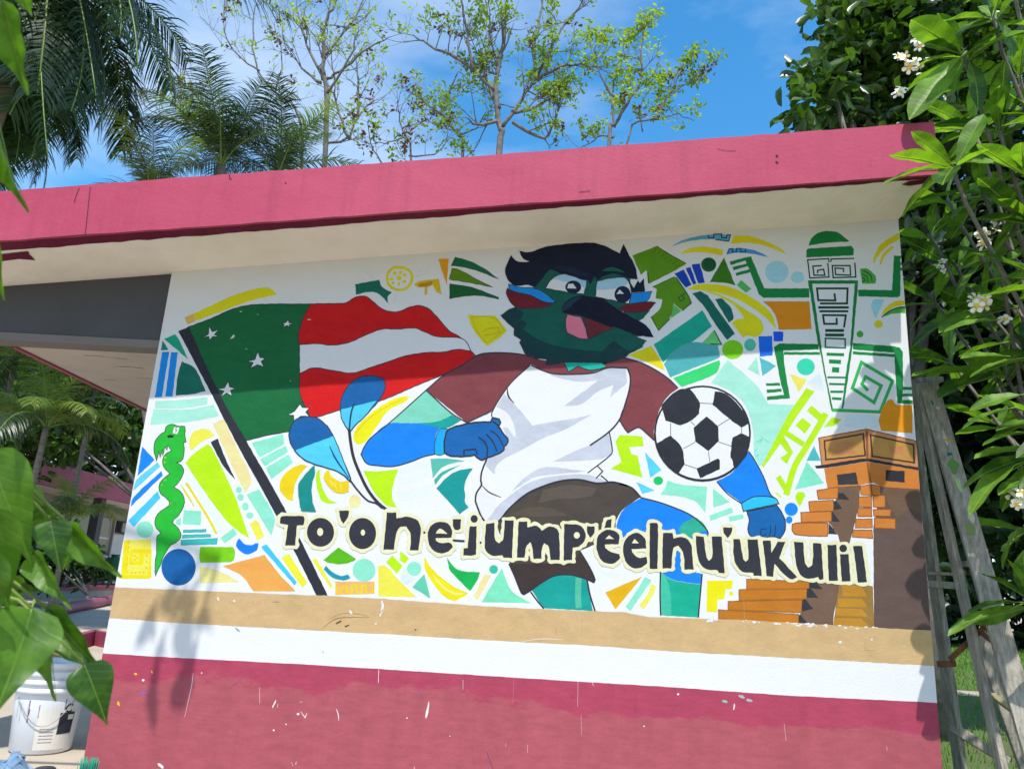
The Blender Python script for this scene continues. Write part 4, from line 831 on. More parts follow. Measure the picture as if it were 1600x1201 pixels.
def mat_magenta():
    m, n, l, p = new_mat('magenta_wall_paint')
    tcn = n.new('ShaderNodeTexCoord'); sx = n.new('ShaderNodeSeparateXYZ'); l.new(tcn.outputs['Object'], sx.inputs[0])
    z = noise(n, l, 1.6, 6, 0.65, (1, 1, 2.6)); z2 = noise(n, l, 9, 6, 0.7, (1, 1, 3))
    # fresh coat near the top of the band and in brushed patches, chalky older coat below
    a = n.new('ShaderNodeMath'); a.operation = 'MULTIPLY_ADD'; a.inputs[1].default_value = 2.6; a.inputs[2].default_value = -1.64   # height
    l.new(sx.outputs['Z'], a.inputs[0])
    b = n.new('ShaderNodeMath'); b.operation = 'MULTIPLY_ADD'; b.inputs[1].default_value = 1.15; l.new(z.outputs['Fac'], b.inputs[0]); l.new(a.outputs[0], b.inputs[2])
    c2 = n.new('ShaderNodeMath'); c2.operation = 'MULTIPLY_ADD'; c2.inputs[1].default_value = 0.035; l.new(sx.outputs['X'], c2.inputs[0]); l.new(b.outputs[0], c2.inputs[2])
    r = n.new('ShaderNodeValToRGB'); r.color_ramp.elements[0].position = 0.50; r.color_ramp.elements[1].position = 0.56
    r.color_ramp.elements[0].color = (0.345, 0.074, 0.095, 1); r.color_ramp.elements[1].color = (0.345, 0.044, 0.086, 1)
    l.new(c2.outputs[0], r.inputs[0])
    r2 = n.new('ShaderNodeValToRGB'); r2.color_ramp.elements[0].position = 0.35; r2.color_ramp.elements[1].position = 0.75
    r2.color_ramp.elements[0].color = (0.80, 0.78, 0.78, 1); r2.color_ramp.elements[1].color = (1.06, 1.06, 1.06, 1); l.new(z2.outputs['Fac'], r2.inputs[0])
    mm = n.new('ShaderNodeMixRGB'); mm.blend_type = 'MULTIPLY'; mm.inputs[0].default_value = 1; l.new(r.outputs[0], mm.inputs[1]); l.new(r2.outputs[0], mm.inputs[2])
    zs = noise(n, l, 1.0, 5, 0.7, (7, 1, 0.55)); rs = n.new('ShaderNodeValToRGB'); rs.color_ramp.elements[0].position = 0.36; rs.color_ramp.elements[1].position = 0.56
    rs.color_ramp.elements[0].color = (0.78, 0.76, 0.77, 1); rs.color_ramp.elements[1].color = (1, 1, 1, 1); l.new(zs.outputs['Fac'], rs.inputs[0])
    m3 = n.new('ShaderNodeMixRGB'); m3.blend_type = 'MULTIPLY'; m3.inputs[0].default_value = 0.35; l.new(mm.outputs[0], m3.inputs[1]); l.new(rs.outputs[0], m3.inputs[2])
    l.new(m3.outputs[0], p.inputs['Base Color']); p.inputs['Roughness'].default_value = 0.65; p.inputs['Specular IOR Level'].default_value = 0.25
    bp = n.new('ShaderNodeBump'); bp.inputs['Strength'].default_value = 0.3; bp.inputs['Distance'].default_value = 0.005
    z3 = noise(n, l, 70, 6, 0.7); l.new(z3.outputs['Fac'], bp.inputs['Height']); l.new(bp.outputs[0], p.inputs['Normal'])
    return m
m_mag = mat_magenta()
GROUPED = {'painted_flag', 'painted_flagpole', 'painted_serpent', PL, FG, PY, FB, LG, 'painted_letter_halo', 'painted_tan_band', 'painted_white_band', 'painted_magenta_band', 'painted_sun_disc', 'painted_shield', 'painted_dash'}
objs = {}; order = []; last = None; serial = 0
for (mo, co, po, bb), L_ in zip(SH, lay):
    if mo in GROUPED or '#' in mo: key = mo
    else:
        # strokes drawn straight after a shape of the same kind and inside its bounds belong to it
        if last and last[0] == mo and bb[0] >= last[2][0] - 3 and bb[2] <= last[2][2] + 3 and bb[1] >= last[2][1] - 3 and bb[3] <= last[2][3] + 3: key = last[1]
        else: serial += 1; key = '%s~%d' % (mo, serial)
    if not (last and last[1] == key): last = (mo, key, bb)
    if key not in objs: objs[key] = ([], {}); order.append(key)
    objs[key][0].append((co, po, -COAT * (L_ + 1.5)))
PARTLABEL = {'painted_flag': 'green, red and white starred flag in the mural', PL: 'painted bird in white shirt running with a football', FB: 'black and white painted football', PY: 'painted orange stepped pyramid with temple', FG: 'painted green glyph figure with spiral', 'painted_serpent': 'painted green wavy serpent'}
for key in order:
    mb = MB(); mats = []; idx = {}
    for co, po, y in objs[key][0]:
        if co not in idx: idx[co] = len(mats); mats.append(m_mag if co == MAG else paint(co))
        for p in po:
            q = [at_y(x, yy, 0) for x, yy in p]; q = [(min(max(v.x, XL + .0005), XR - .0005), y, v.z) for v in q]
            if len(q) == 4 and (key.split('~')[0] in BIG or len(po) > 1): mb.poly(q, idx[co])
            else:
                n0 = len(mb.v); mb.v += q
                for t in tri(p): mb.f.append(tuple(n0 + k for k in t)); mb.m.append(idx[co]); mb.sm.append(False)
    # all faces look outwards
    fs = []
    for f in mb.f:
        a, b, c = (Vector(mb.v[f[k]]) for k in (0, 1, 2)); nn = (b - a).cross(c - a)
        if len(f) == 4: nn += (c - a).cross(Vector(mb.v[f[3]]) - a)
        fs.append(f if nn.y < 0 else tuple(reversed(f)))
    mb.f = fs
    nm = key.split('~')[0].split('#')[0]
    o = mb.build(nm, mats, wall)
    if nm in PARTLABEL: o['label'] = PARTLABEL[nm]
# ------------------------------------------------------------------ materials of things
m_wood = mat_var('weathered_wood', (0.42, 0.38, 0.32), (0.17, 0.15, 0.12), scale=9, rough=0.9, bump=0.5, bscale=40, stretch=(6, 6, 0.8))
m_rust = mat_var('rusty_iron', (0.22, 0.085, 0.035), (0.10, 0.04, 0.02), scale=30, rough=0.85, bump=0.4, bscale=120)
m_bark = mat_var('grey_bark', (0.19, 0.17, 0.15), (0.09, 0.08, 0.07), scale=10, rough=0.95, bump=0.5, bscale=25)
m_bark2 = mat_var('plumeria_bark', (0.20, 0.18, 0.15), (0.10, 0.085, 0.07), scale=14, rough=0.9, bump=0.4, bscale=60)
m_palmtrunk = mat_var('palm_trunk_bark', (0.22, 0.19, 0.155), (0.12, 0.105, 0.085), scale=6, rough=0.9, bump=0.5, bscale=30, stretch=(.4, .4, 6))
m_frond = leaf_mat('palm_leaflets', (0.012, 0.032, 0.010), (0.036, 0.075, 0.020), 0.8, 0.25, 0.38, 0.45)
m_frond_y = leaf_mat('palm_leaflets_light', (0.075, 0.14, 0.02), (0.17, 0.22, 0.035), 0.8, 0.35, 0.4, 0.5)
m_plum = leaf_mat('plumeria_leaves', (0.026, 0.075, 0.009), (0.135, 0.265, 0.026), 3, 0.42, 0.46, 0.32, veins=16)
m_almond = leaf_mat('almond_leaves', (0.009, 0.028, 0.006), (0.052, 0.115, 0.017), 1.2, 0.35, 0.35, 0.5)
m_young = leaf_mat('young_tree_leaves', (0.15, 0.235, 0.035), (0.26, 0.37, 0.06), 1.5, 0.45, 0.5, 0.3)
m_pods = mat_var('dry_seed_pods', (0.20, 0.09, 0.05), (0.12, 0.05, 0.03), scale=8, rough=0.9)
m_near = leaf_mat('shrub_leaves', (0.022, 0.070, 0.008), (0.085, 0.195, 0.018), 3, 0.50, 0.40, 0.40, veins=8)
m_hedge = leaf_mat('garden_foliage', (0.009, 0.026, 0.007), (0.030, 0.068, 0.014), 0.9, 0.3, 0.4, 0.5)
m_grass = leaf_mat('grass_blades', (0.06, 0.15, 0.018), (0.12, 0.24, 0.03), 1.0, 0.4, 0.6, 0.2)

# ------------------------------------------------------------------ leaf meshes
def leaf_mesh(name, mat, prof, fold=0.25, droop=0.25, n=12, vein=True, wave=0.0, cols=3):
    """a leaf of length 1 along +x, z up; prof(t) gives the half width; raised midrib, side veins as ripples"""
    mb = MB(); g_ = []
    for i in range(n + 1):
        t = i / n; w_ = max(prof(t), 1e-3); row = []
        for j in range(-cols, cols + 1):
            u = j / cols
            z = abs(u) * w_ * fold - droop * t * t + wave * math.sin(t * 17 + u * 2) * abs(u)
            if vein: z += 0.010 * abs(u) * (i % 2) * (1 - t)
            row.append(len(mb.v)); mb.v.append((t, u * w_, z))
        g_.append(row)
    for i in range(n):
        for j in range(2 * cols):
            mb.f.append((g_[i][j], g_[i + 1][j], g_[i + 1][j + 1], g_[i][j + 1])); mb.m.append(0); mb.sm.append(True)
    n0 = len(mb.v)     # midrib
    mb.tube([(-0.10, 0, 0.0), (0.0, 0, -0.004), (0.5, 0, -droop * .25 - .006), (0.97, 0, -droop * .94 - .004)], [.012, .013, .008, .002], 4, 1, False)
    return mb
m_rib = leaf_mat('leaf_midrib', (0.16, 0.25, 0.05), (0.22, 0.32, 0.07), 3, 0.3, 0.4, 0.4)
def plum_prof(t): return 0.166 * (math.sin(math.pi * min(1, t ** 1.1)) ** 0.7) * (0.62 + 0.5 * t) if 0 < t < 1 else 0.004
def heart_prof(t): return 0.345 * (math.sin(math.pi * t ** .62) ** .85) * (1 - t) ** .48 * (1 - .05 * t) + .004 if 0 < t < 1 else .012
PLUM = [leaf_mesh('plumeria_leaf', None, plum_prof, f, d, 14, True, wv).mesh('plumeria_leaf', [m_plum, m_rib]) for f, d, wv in ((.35, .12, .01), (.22, .28, .012), (.45, .02, .008), (.3, .40, .014))]
HEART = [leaf_mesh('shrub_leaf', None, heart_prof, f, d, 14, True, wv).mesh('shrub_leaf', [m_near, m_rib]) for f, d, wv in ((.28, .22, .02), (.6, .12, .03), (.9, .30, .02), (.15, .30, .015))]
def place_leaf(me, name, base, tip, parent, up=Vector((0, 0, 1)), roll=0.0, wscale=1.0):
    base, tip = Vector(base), Vector(tip); d = tip - base; L_ = d.length; x = d / L_
    y = up.cross(x)
    if y.length < 1e-3: y = Vector((0, 1, 0)).cross(x)
    y.normalize(); z = x.cross(y)
    y2 = y * math.cos(roll) + z * math.sin(roll); z2 = -y * math.sin(roll) + z * math.cos(roll)
    m4 = Matrix((x * L_, y2 * L_ * wscale, z2 * L_)).transposed().to_4x4(); m4.translation = base
    o = bpy.data.objects.new(name, me); COL.objects.link(o)
    if parent is not None: o.parent = parent; m4 = world_of(parent).inverted() @ m4
    o.matrix_basis = m4
    return o

def leaf_soup(mb, pts, size, r, mi=0, up=0.5, kite=True, per=1):
    """small kite shaped leaves, two triangles folded along the midrib"""
    for p in pts:
        for _ in range(per):
            s_ = size * r.uniform(.65, 1.3)
            d = Vector((r.gauss(0, 1), r.gauss(0, 1), r.gauss(0, .7) - .15)); d.normalize()
            nrm = Vector((r.gauss(0, .7), r.gauss(0, .7), r.gauss(up, .6))); sd = d.cross(nrm)
            if sd.length < .05: continue
            sd.normalize(); q = Vector(p); c = q + d * s_ * .45; b_ = sd.cross(d) * s_ * .08
            n0 = len(mb.v)
            c2 = q + d * s_ * .28; c3 = q + d * s_ * .70; tp_ = q + d * s_ - b_ * 1.5
            m1 = q + d * s_ * .5; c2 = q + d * s_ * .2; c4 = q + d * s_ * .86; c3 = q + d * s_ * .62
            mb.v += [tuple(q), tuple(c2 + sd * s_ * .15 + b_), tuple(c3 + sd * s_ * .25 + b_), tuple(c4 + sd * s_ * .17 + b_), tuple(tp_), tuple(c4 - sd * s_ * .17 + b_), tuple(c3 - sd * s_ * .25 + b_), tuple(c2 - sd * s_ * .15 + b_), tuple(m1)]
            mb.f += [(n0, n0 + 1, n0 + 2, n0 + 8), (n0 + 8, n0 + 2, n0 + 3, n0 + 4), (n0, n0 + 8, n0 + 6, n0 + 7), (n0 + 8, n0 + 4, n0 + 5, n0 + 6)]; mb.m += [mi] * 4; mb.sm += [True] * 4

# ------------------------------------------------------------------ trees with thin new foliage behind the roof
def branch_tree(name, label, limbs, Y, seed, base_r, leaf_n, pods=0.05, group=None, twig=1.0, base_x=None):
    r = random.Random(seed); wood = MB(); tips = []
    P0 = at_y(limbs[0][0][0], limbs[0][0][1], Y)
    root = empty(name, (P0.x, Y, 0))
    tag(root, label, 'tree', group)
    def grow(p, d, L_, rad, lev):
        k = 5; pts = [p]; q = p.copy(); dd = d.copy()
        for i in range(k):
            dd = (dd + Vector((r.gauss(0, .16), r.gauss(0, .16), r.gauss(.06, .14)))).normalized(); q = q + dd * (L_ / k); pts.append(q.copy())
        wood.tube(pts, [rad * (1 - .75 * i / k) for i in range(k + 1)], 5 if lev < 2 else 3, cap=False)
        if lev >= 2: tips.append((pts[-1], dd)); tips.append((pts[-2], dd)) if r.random() < .5 else None
        else:
            for i in range(r.choice((3, 3, 4, 4))):
                t = r.uniform(.35, 1); s_ = pts[min(k, int(t * k) + 0)]
                a = Vector((r.gauss(0, 1), r.gauss(0, .8), r.gauss(.25, .6))).normalized(); grow(s_, (dd * .8 + a * .8).normalized(), L_ * r.uniform(.45, .75), rad * .5, lev + 1)
    for li, limb in enumerate(limbs):
        yo = 0.0 if li == 0 else r.uniform(-.7, .7)
        n_ = len(limb); pts = [at_y(x, y, Y + yo * (i / max(1, n_ - 1))) for i, (x, y) in enumerate(limb)]
        rr = base_r * (.8 if li == 0 else .4)
        if li == 0: pts = [Vector((P0.x + .12, Y, -.05)), Vector((P0.x, Y, P0.z * .5))] + pts
        # smooth
        sp = []
        for i in range(len(pts) - 1):
            for k in range(4):
                t = k / 4; a = pts[max(0, i - 1)]; b = pts[i]; c = pts[i + 1]; d_ = pts[min(len(pts) - 1, i + 2)]
                sp.append(.5 * ((2 * b) + (c - a) * t + (2 * a - 5 * b + 4 * c - d_) * t * t + (3 * b - a - 3 * c + d_) * t ** 3))
        sp.append(pts[-1]); N = len(sp)
        sp = [p + Vector((r.gauss(0, .012), r.gauss(0, .02), r.gauss(0, .012))) for p in sp]
        wood.tube(sp, [rr * (1 - .72 * i / (N - 1)) for i in range(N)], 7)
        i0 = N // 2 if li == 0 else 2
        for i in range(i0, N):
            if r.random() < .62 or i == N - 1:
                dd = (sp[i] - sp[i - 1]).normalized(); a = Vector((r.gauss(0, 1), r.gauss(0, .8), r.gauss(.4, .5))).normalized()
                grow(sp[i], (dd * .7 + a).normalized(), twig * r.uniform(.45, 1.05), rr * .36 * (1.2 - .6 * i / N), 0 if r.random() < .45 else 1)
    wood.build('trunk', m_bark, root)
    lv = MB()
    for p, d in tips:
        if r.random() < pods:
            leaf_soup(lv, [p + Vector((r.gauss(0, .04), r.gauss(0, .04), r.gauss(-.05, .05))) for _ in range(8)], .09, r, 1)
        elif r.random() < leaf_n[1]:
            leaf_soup(lv, [p + Vector((r.gauss(0, .05), r.gauss(0, .05), r.gauss(0, .045))) for _ in range(r.randint(*leaf_n[0]))], .092, r, 0)
    lv.build('crown', [m_young, m_pods], root)
    return root
GT = 'sparse trees behind the roof'
branch_tree('sparse_tree', 'tall thin-leaved tree with slender upright grey trunk beside the palms', [[(507, 262), (510, 150), (505, 107), (507, 92), (505, 50), (520, 15), (528, -10), (536, -60)], [(510, 122), (540, 105), (575, 75), (605, 60)], [(505, 125), (485, 82), (477, 60), (467, 25), (460, -20)], [(505, 228), (540, 217), (560, 182), (587, 155)], [(560, 182), (560, 125), (555, 87)], [(505, 90), (530, 60), (560, 20), (575, -20)], [(508, 150), (545, 95), (560, 40)], [(500, 130), (470, 105), (448, 80)], [(545, 215), (525, 160), (523, 118)]], 10.0, 3, .085, ((1, 4), .42), .04, GT)
branch_tree('sparse_tree', 'broad tree with forking limbs and fresh green tufts over the roof middle', [[(780, 245), (782, 200), (774, 150), (778, 110), (786, 60), (792, 0), (800, -40)], [(774, 142), (740, 105), (730, 50), (720, 0), (716, -40)], [(745, 110), (700, 85), (662, 65), (645, 55)], [(785, 198), (815, 155), (835, 125), (865, 67), (885, 35), (907, 10), (922, -30)], [(833, 125), (870, 107), (900, 100), (930, 106)], [(780, 170), (760, 120), (765, 50), (760, 0)], [(800, 175), (830, 170), (870, 150), (905, 145)], [(775, 190), (745, 195), (730, 185)], [(800, 190), (850, 215), (870, 180), (880, 130)], [(838, 118), (835, 70), (845, 20), (850, -20)]], 9.0, 5, .10, ((4, 9), .75), .04, GT)
branch_tree('sparse_tree', 'small curving tree with tufts standing at the right of the sparse trees', [[(950, 232), (960, 195), (980, 160), (1002, 125), (1002, 92), (1007, 40)], [(960, 198), (957, 150), (966, 110), (985, 70)], [(957, 150), (940, 120), (930, 95)], [(960, 215), (935, 215), (905, 232)]], 8.5, 8, .06, ((4, 9), .8), .06, GT, .7)
branch_tree('sparse_tree', 'low tree leaning right with tufted twig ends above the roof edge', [[(978, 230), (1022, 185), (1047, 145), (1065, 107)], [(1050, 147), (1075, 130), (1100, 122)], [(1020, 188), (1060, 180), (1085, 190)], [(1005, 205), (1000, 170), (1015, 140)]], 8.0, 11, .035, ((3, 7), .75), .06, GT, .5)
branch_tree('sparse_tree', 'thin tree with seed pods and a crooked stem between two taller trees', [[(722, 248), (717, 212), (690, 177), (700, 150), (715, 112)], [(690, 178), (650, 150), (630, 135)], [(718, 212), (745, 200), (760, 170)]], 9.6, 14, .055, ((2, 5), .45), .03, GT, .7)
branch_tree('sparse_tree', 'nearly bare low tree hung with brown pods', [[(642, 256), (630, 210), (622, 170)], [(632, 215), (600, 225), (580, 215)], [(632, 210), (660, 190), (668, 160)], [(640, 245), (690, 235), (700, 200)], [(600, 262), (580, 225), (575, 190)]], 9.3, 17, .045, ((1, 4), .45), .10, GT, .7)
branch_tree('sparse_tree', 'bare branching tree rising out of the palm fronds', [[(470, 262), (462, 172), (430, 145), (405, 112), (395, 60), (398, 10)], [(385, 262), (340, 225), (292, 195), (285, 170), (262, 125), (245, 85)], [(292, 195), (250, 180), (225, 165)], [(405, 112), (365, 80), (350, 40), (355, 0)], [(292, 190), (300, 140), (285, 100)], [(430, 145), (440, 90), (425, 30)]], 11.0, 20, .055, ((1, 3), .3), .05, GT, .9)

# ------------------------------------------------------------------ palms
def frond_mesh(name, el0, el1, mat, seed, L_=1.0, nl=62, ll=.29, hang=.75, pts=None, k_=1.0):
    r = random.Random(seed); mb = MB(); N = 22
    pts0 = pts; pts = [Vector((0, 0, 0))]
    if pts0: pts = pts0
    for i in range(0 if pts0 else N):
        e = R(el0 + (el1 - el0) * ((i / N) ** 1.1)); pts.append(pts[-1] + Vector((math.cos(e), 0, math.sin(e))) * (L_ / N))
    mb.tube(pts, [k_ * (.009 * (1 - .8 * i / N) + .0012) for i in range(N + 1)], 4, 1)
    for k in range(nl):
        t = .14 + .86 * k / nl; i = min(N - 1, int(t * N)); f = t * N - i; p = pts[i].lerp(pts[i + 1], f); ax = (pts[i + 1] - pts[i]).normalized()
        ln = ll * (math.sin(math.pi * min(1, (t - .05) * .98)) ** .5) * (1.1 - .35 * t)
        for s_ in (-1, 1):
            d = (Vector((0, s_, 0)) * .9 + ax * r.uniform(.45, .75) + Vector((0, 0, r.gauss(-.08, .18)))).normalized()
            q = p.copy(); w0 = k_ * .0052 * r.uniform(.7, 1.25); seg = 4; prev = None; nrm = d.cross(ax).normalized()
            l_ = ln * k_ * r.uniform(.78, 1.15)
            for j in range(seg + 1):
                u = j / seg; w_ = w0 * (1 - u) ** .6 * (1 if j else .5) + .0005
                sdv = d.cross(nrm).normalized() * w_
                cur = (len(mb.v), len(mb.v) + 1); mb.v += [tuple(q + sdv), tuple(q - sdv)]
                if prev: mb.f.append((prev[0], prev[1], cur[1], cur[0])); mb.m.append(0); mb.sm.append(True)
                prev = cur; q = q + d * (l_ / seg); d = (d + Vector((0, 0, -hang * r.uniform(.7, 1.2) / seg))).normalized()
    return mb.mesh(name, [mat, m_rib])
FR = {}
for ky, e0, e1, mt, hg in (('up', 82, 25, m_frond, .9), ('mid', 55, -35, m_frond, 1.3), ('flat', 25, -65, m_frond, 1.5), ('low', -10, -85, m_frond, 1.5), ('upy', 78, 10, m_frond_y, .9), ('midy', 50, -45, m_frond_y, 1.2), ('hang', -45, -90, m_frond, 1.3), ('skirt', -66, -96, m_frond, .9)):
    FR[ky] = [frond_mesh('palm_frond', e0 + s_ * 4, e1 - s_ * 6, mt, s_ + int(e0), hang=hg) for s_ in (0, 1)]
def palm(label, px, py, Y, fl, kinds, seed, tr=.11, cat='palm tree', group='palms around the building', lean=(0, 0), az0=None):
    r = random.Random(seed); c = at_y(px, py, Y)
    root = empty('palm_tree', (c.x + lean[0], Y + lean[1], 0)); tag(root, label, cat, group)
    tk = MB(); H_ = c.z; N = 18; pts = [Vector((c.x + lean[0] * (1 - (i / N)) ** 2, Y + lean[1] * (1 - i / N) ** 2, -.05 + (H_ + .05) * i / N)) for i in range(N + 1)]
    tk.tube(pts, [tr * (1.25 - .45 * i / N) * (1 + .06 * (i % 2)) for i in range(N + 1)], 10); tk.build('trunk', m_palmtrunk, root)
    n_ = len(kinds)
    for k, kd in enumerate(kinds):
        me = r.choice(FR[kd]); a = (az0 if az0 is not None else 0) + 2 * math.pi * (k * .381966 + r.uniform(-.04, .04)); s_ = fl * r.uniform(.85, 1.12)
        o = bpy.data.objects.new('frond', me); COL.objects.link(o); o.parent = root
        m4 = Matrix.Translation(c - Vector(root.location)) @ Matrix.Rotation(a, 4, 'Z') @ Matrix.Rotation(r.gauss(0, .1), 4, 'X') @ Matrix.Scale(s_, 4)
        o.matrix_basis = m4
    return root
KF = ['up'] * 4 + ['mid'] * 7 + ['flat'] * 9 + ['low'] * 9 + ['hang'] * 8
PA = palm('large coconut palm with heavy drooping dark fronds behind the roof', 70, -70, 5.6, 3.2, KF + ['hang'] * 6 + ['low'] * 3 + ['skirt'] * 8, 31, .13, lean=(-1.6, 0))
def bez(a, b, c, d, n=22): return [a * (1 - t) ** 3 + b * 3 * t * (1 - t) ** 2 + c * 3 * t * t * (1 - t) + d * t ** 3 for t in [i / n for i in range(n + 1)]]
def own_frond(par, pts, seed, k_, **kw):
    o = bpy.data.objects.new('frond', frond_mesh('palm_frond', 0, 0, m_frond, seed, pts=pts, k_=k_, **kw)); COL.objects.link(o); o.parent = par; o.matrix_parent_inverse = world_of(par).inverted()
CA = at_y(70, -70, 5.6)
own_frond(PA, bez(CA, at_y(180, -160, 5.4), at_y(330, -48, 5.0), at_y(455, 28, 4.8)), 201, 3.4, nl=70, ll=.27, hang=1.9)
own_frond(PA, bez(CA, at_y(90, -150, 5.2), at_y(125, -40, 4.7), at_y(150, 150, 4.5)), 202, 2.6, nl=60, ll=.30, hang=1.2)
own_frond(PA, bez(CA, at_y(130, -160, 5.3), at_y(215, -60, 4.8), at_y(215, 110, 4.7)), 203, 2.5, nl=60, ll=.30, hang=1.5)
own_frond(PA, bez(CA, at_y(60, -100, 5.2), at_y(55, 60, 4.6), at_y(75, 250, 4.6)), 204, 2.6, nl=60, ll=.30, hang=1.2)
palm('bushy palm with upright fronds between the bare branches', 345, 262, 8.0, 2.0, ['up'] * 7 + ['upy'] * 3 + ['mid'] * 5 + ['midy'] * 1, 35, .12)
palm('bushy palm with arching fronds just above the pink roof edge', 430, 285, 8.6, 1.9, ['up'] * 5 + ['upy'] * 2 + ['mid'] * 4, 36, .12)
palm('low palm with fan of light green fronds above the roof', 235, 318, 7.2, 1.5, ['up'] * 4 + ['upy'] * 4 + ['midy'] * 2, 37, .07, lean=(2.3, 0))
palm('drooping dark palm close behind the roof corner', 0, 90, 6.5, 2.3, ['mid'] * 6 + ['flat'] * 8 + ['low'] * 8 + ['hang'] * 8 + ['skirt'] * 10, 38, .12)
palm('slim pale trunked palm in front of the maroon fascia', 72, 668, 7.2, 1.45, ['upy'] * 3 + ['midy'] * 10 + ['mid'] * 2 + ['flat'] * 2, 41, .05, lean=(-.3, 0))  # passage palms mostly take the lighter leaflets, sunlight put into their colour
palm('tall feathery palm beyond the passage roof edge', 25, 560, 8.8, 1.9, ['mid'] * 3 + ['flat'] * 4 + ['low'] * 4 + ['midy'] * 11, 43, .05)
palm('yellow-green palm with arching fronds next to the passage', 150, 600, 10.2, 1.9, ['midy'] * 13 + ['flat'] * 3 + ['low'] * 2, 45, .045)
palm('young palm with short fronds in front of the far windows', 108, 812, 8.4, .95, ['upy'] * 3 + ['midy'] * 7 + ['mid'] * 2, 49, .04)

# ------------------------------------------------------------------ leafy trees and garden growth
def leafy_tree(name, label, lumps, leaf, n, mat, seed, trunk_to, tr=.14, group=None, cat='tree', up=.5):
    """lumps: (centre, radii) ellipsoids; leaves sit mostly in whorls near the lump skins, limbs run to each lump"""
    r = random.Random(seed); b = Vector(trunk_to)
    root = empty(name, (b.x, b.y, 0)); tag(root, label, cat, group)
    wd_ = MB(); top = Vector((b.x, b.y, b.z)); wd_.tube([Vector((b.x, b.y, -.05)), (Vector((b.x, b.y, 0)) + top) / 2 + Vector((.05, .03, 0)), top], [tr, tr * .8, tr * .65], 8)
    lv = MB(); tot = sum(q[1][0] * q[1][1] * q[1][2] for q in lumps) or 1
    for c, rd in lumps:
        c = Vector(c); mid = top.lerp(c, .5) + Vector((r.gauss(0, .1), r.gauss(0, .1), .1)); wd_.tube([top, mid, c], [tr * .5, tr * .3, tr * .1], 5)
        k = int(n * rd[0] * rd[1] * rd[2] / tot / 5)
        for _ in range(k):
            d = Vector((r.gauss(0, 1), r.gauss(0, 1), r.gauss(0, 1))).normalized(); q = r.random() ** .45 * (1 + .18 * math.sin(d.x * 7 + d.z * 5 + seed))
            p = c + Vector((d.x * rd[0], d.y * rd[1], d.z * rd[2])) * q
            leaf_soup(lv, [p + Vector((r.gauss(0, .25), r.gauss(0, .25), r.gauss(0, .2))) * leaf for _ in range(5)], leaf, r, 0, up)
    wd_.build('trunk', m_bark, root); lv.build('crown', mat, root)
    return root
def lump(px, py, Y, rx, ry=None, rz=None): return (at_y(px, py, Y), (rx, ry or rx * .9, rz or rx))
leafy_tree('almond_tree', 'dense dark tree with broad round leaves behind the roof corner', [lump(1350, 60, 3.2, .62), lump(1300, 130, 3.0, .40), lump(1270, 180, 2.9, .30), lump(1245, 205, 2.8, .20), lump(1340, 180, 3.4, .5), lump(1420, 110, 3.6, .8), lump(1330, 0, 3.4, .45), lump(1400, 20, 3.4, .8), lump(1440, 200, 3.4, .6), lump(1480, 60, 4.2, 1.1), lump(1310, 60, 3.1, .28), lump(1420, -60, 3.5, .8)], .205, 8500, m_almond, 61, (4.2, 3.8, 3.0), .2)
leafy_tree('garden_tree', 'shaded leafy tree filling the garden behind the wooden trestle', [lump(1500, 420, 3.8, 1.2), lump(1600, 300, 4.2, 1.5), lump(1540, 620, 4.2, 1.0), lump(1620, 560, 3.6, 1.2), lump(1470, 640, 4.6, .9), lump(1480, 770, 4.9, .75), lump(1590, 790, 4.4, .9), lump(1700, 700, 4.0, 1.4), lump(1460, 520, 5.0, .9)], .20, 15000, m_hedge, 63, (7.2, 4.6, 1.8), .14, group='garden trees at the right')
leafy_tree('garden_tree', 'dark bushy tree farther back across the garden', [lump(1480, 850, 24, 3.2, 2.5, 2.2), lump(1560, 800, 25, 4.0, 3, 3), lump(1650, 850, 24, 3.6), lump(1500, 720, 26, 4.2), lump(1600, 650, 27, 5.0), lump(1480, 930, 25, 3.0, 2.4, 1.4), lump(1600, 930, 25, 3.4, 2.4, 1.6), lump(1500, 965, 27, 3.2, 2, 1.3), lump(1560, 968, 27, 3.2, 2, 1.3), lump(1460, 950, 28, 3, 2, 1.6), lump(1620, 975, 27, 3.2, 2, 1.3)], .5, 9000, m_hedge, 64, (22.0, 26, 2.6), .3, group='garden trees at the right')
leafy_tree('broad_tree', 'dark leafy tree mass behind the far classrooms', [lump(180, 690, 24, 2.6, 2, 2.2), lump(120, 620, 25, 3.2, 2.4, 2.6), lump(215, 600, 23, 2.6), lump(40, 660, 25, 3.0, 2.4, 2.4), lump(-40, 600, 25, 3.6), lump(200, 740, 24, 2.2, 2, 1.5)], .42, 9000, m_almond, 66, (-15.0, 25, 3.0), .3)

leafy_tree('garden_shrub', 'dark leafy shrub growing before the far classroom platform', [lump(60, 868, 13.5, 1.0, .8, .75), lump(112, 880, 15, .9, .7, .6), lump(20, 850, 13, 1.1, .9, .9), lump(90, 840, 15.5, .7, .6, .5)], .2, 3600, m_hedge, 67, (-9.6, 13.6, .5), .06, cat='shrub')
leafy_tree('broad_tree', 'leafy tree filling the gap behind the passage palms', [lump(60, 640, 15, 1.6), lump(140, 645, 16, 1.0), lump(10, 640, 15.5, 1.2), lump(200, 640, 16, 1.3), lump(205, 700, 16.5, .7), lump(110, 600, 15.5, 1.3)], .3, 5200, m_almond, 68, (-9.5, 15.8, 2.6), .12)
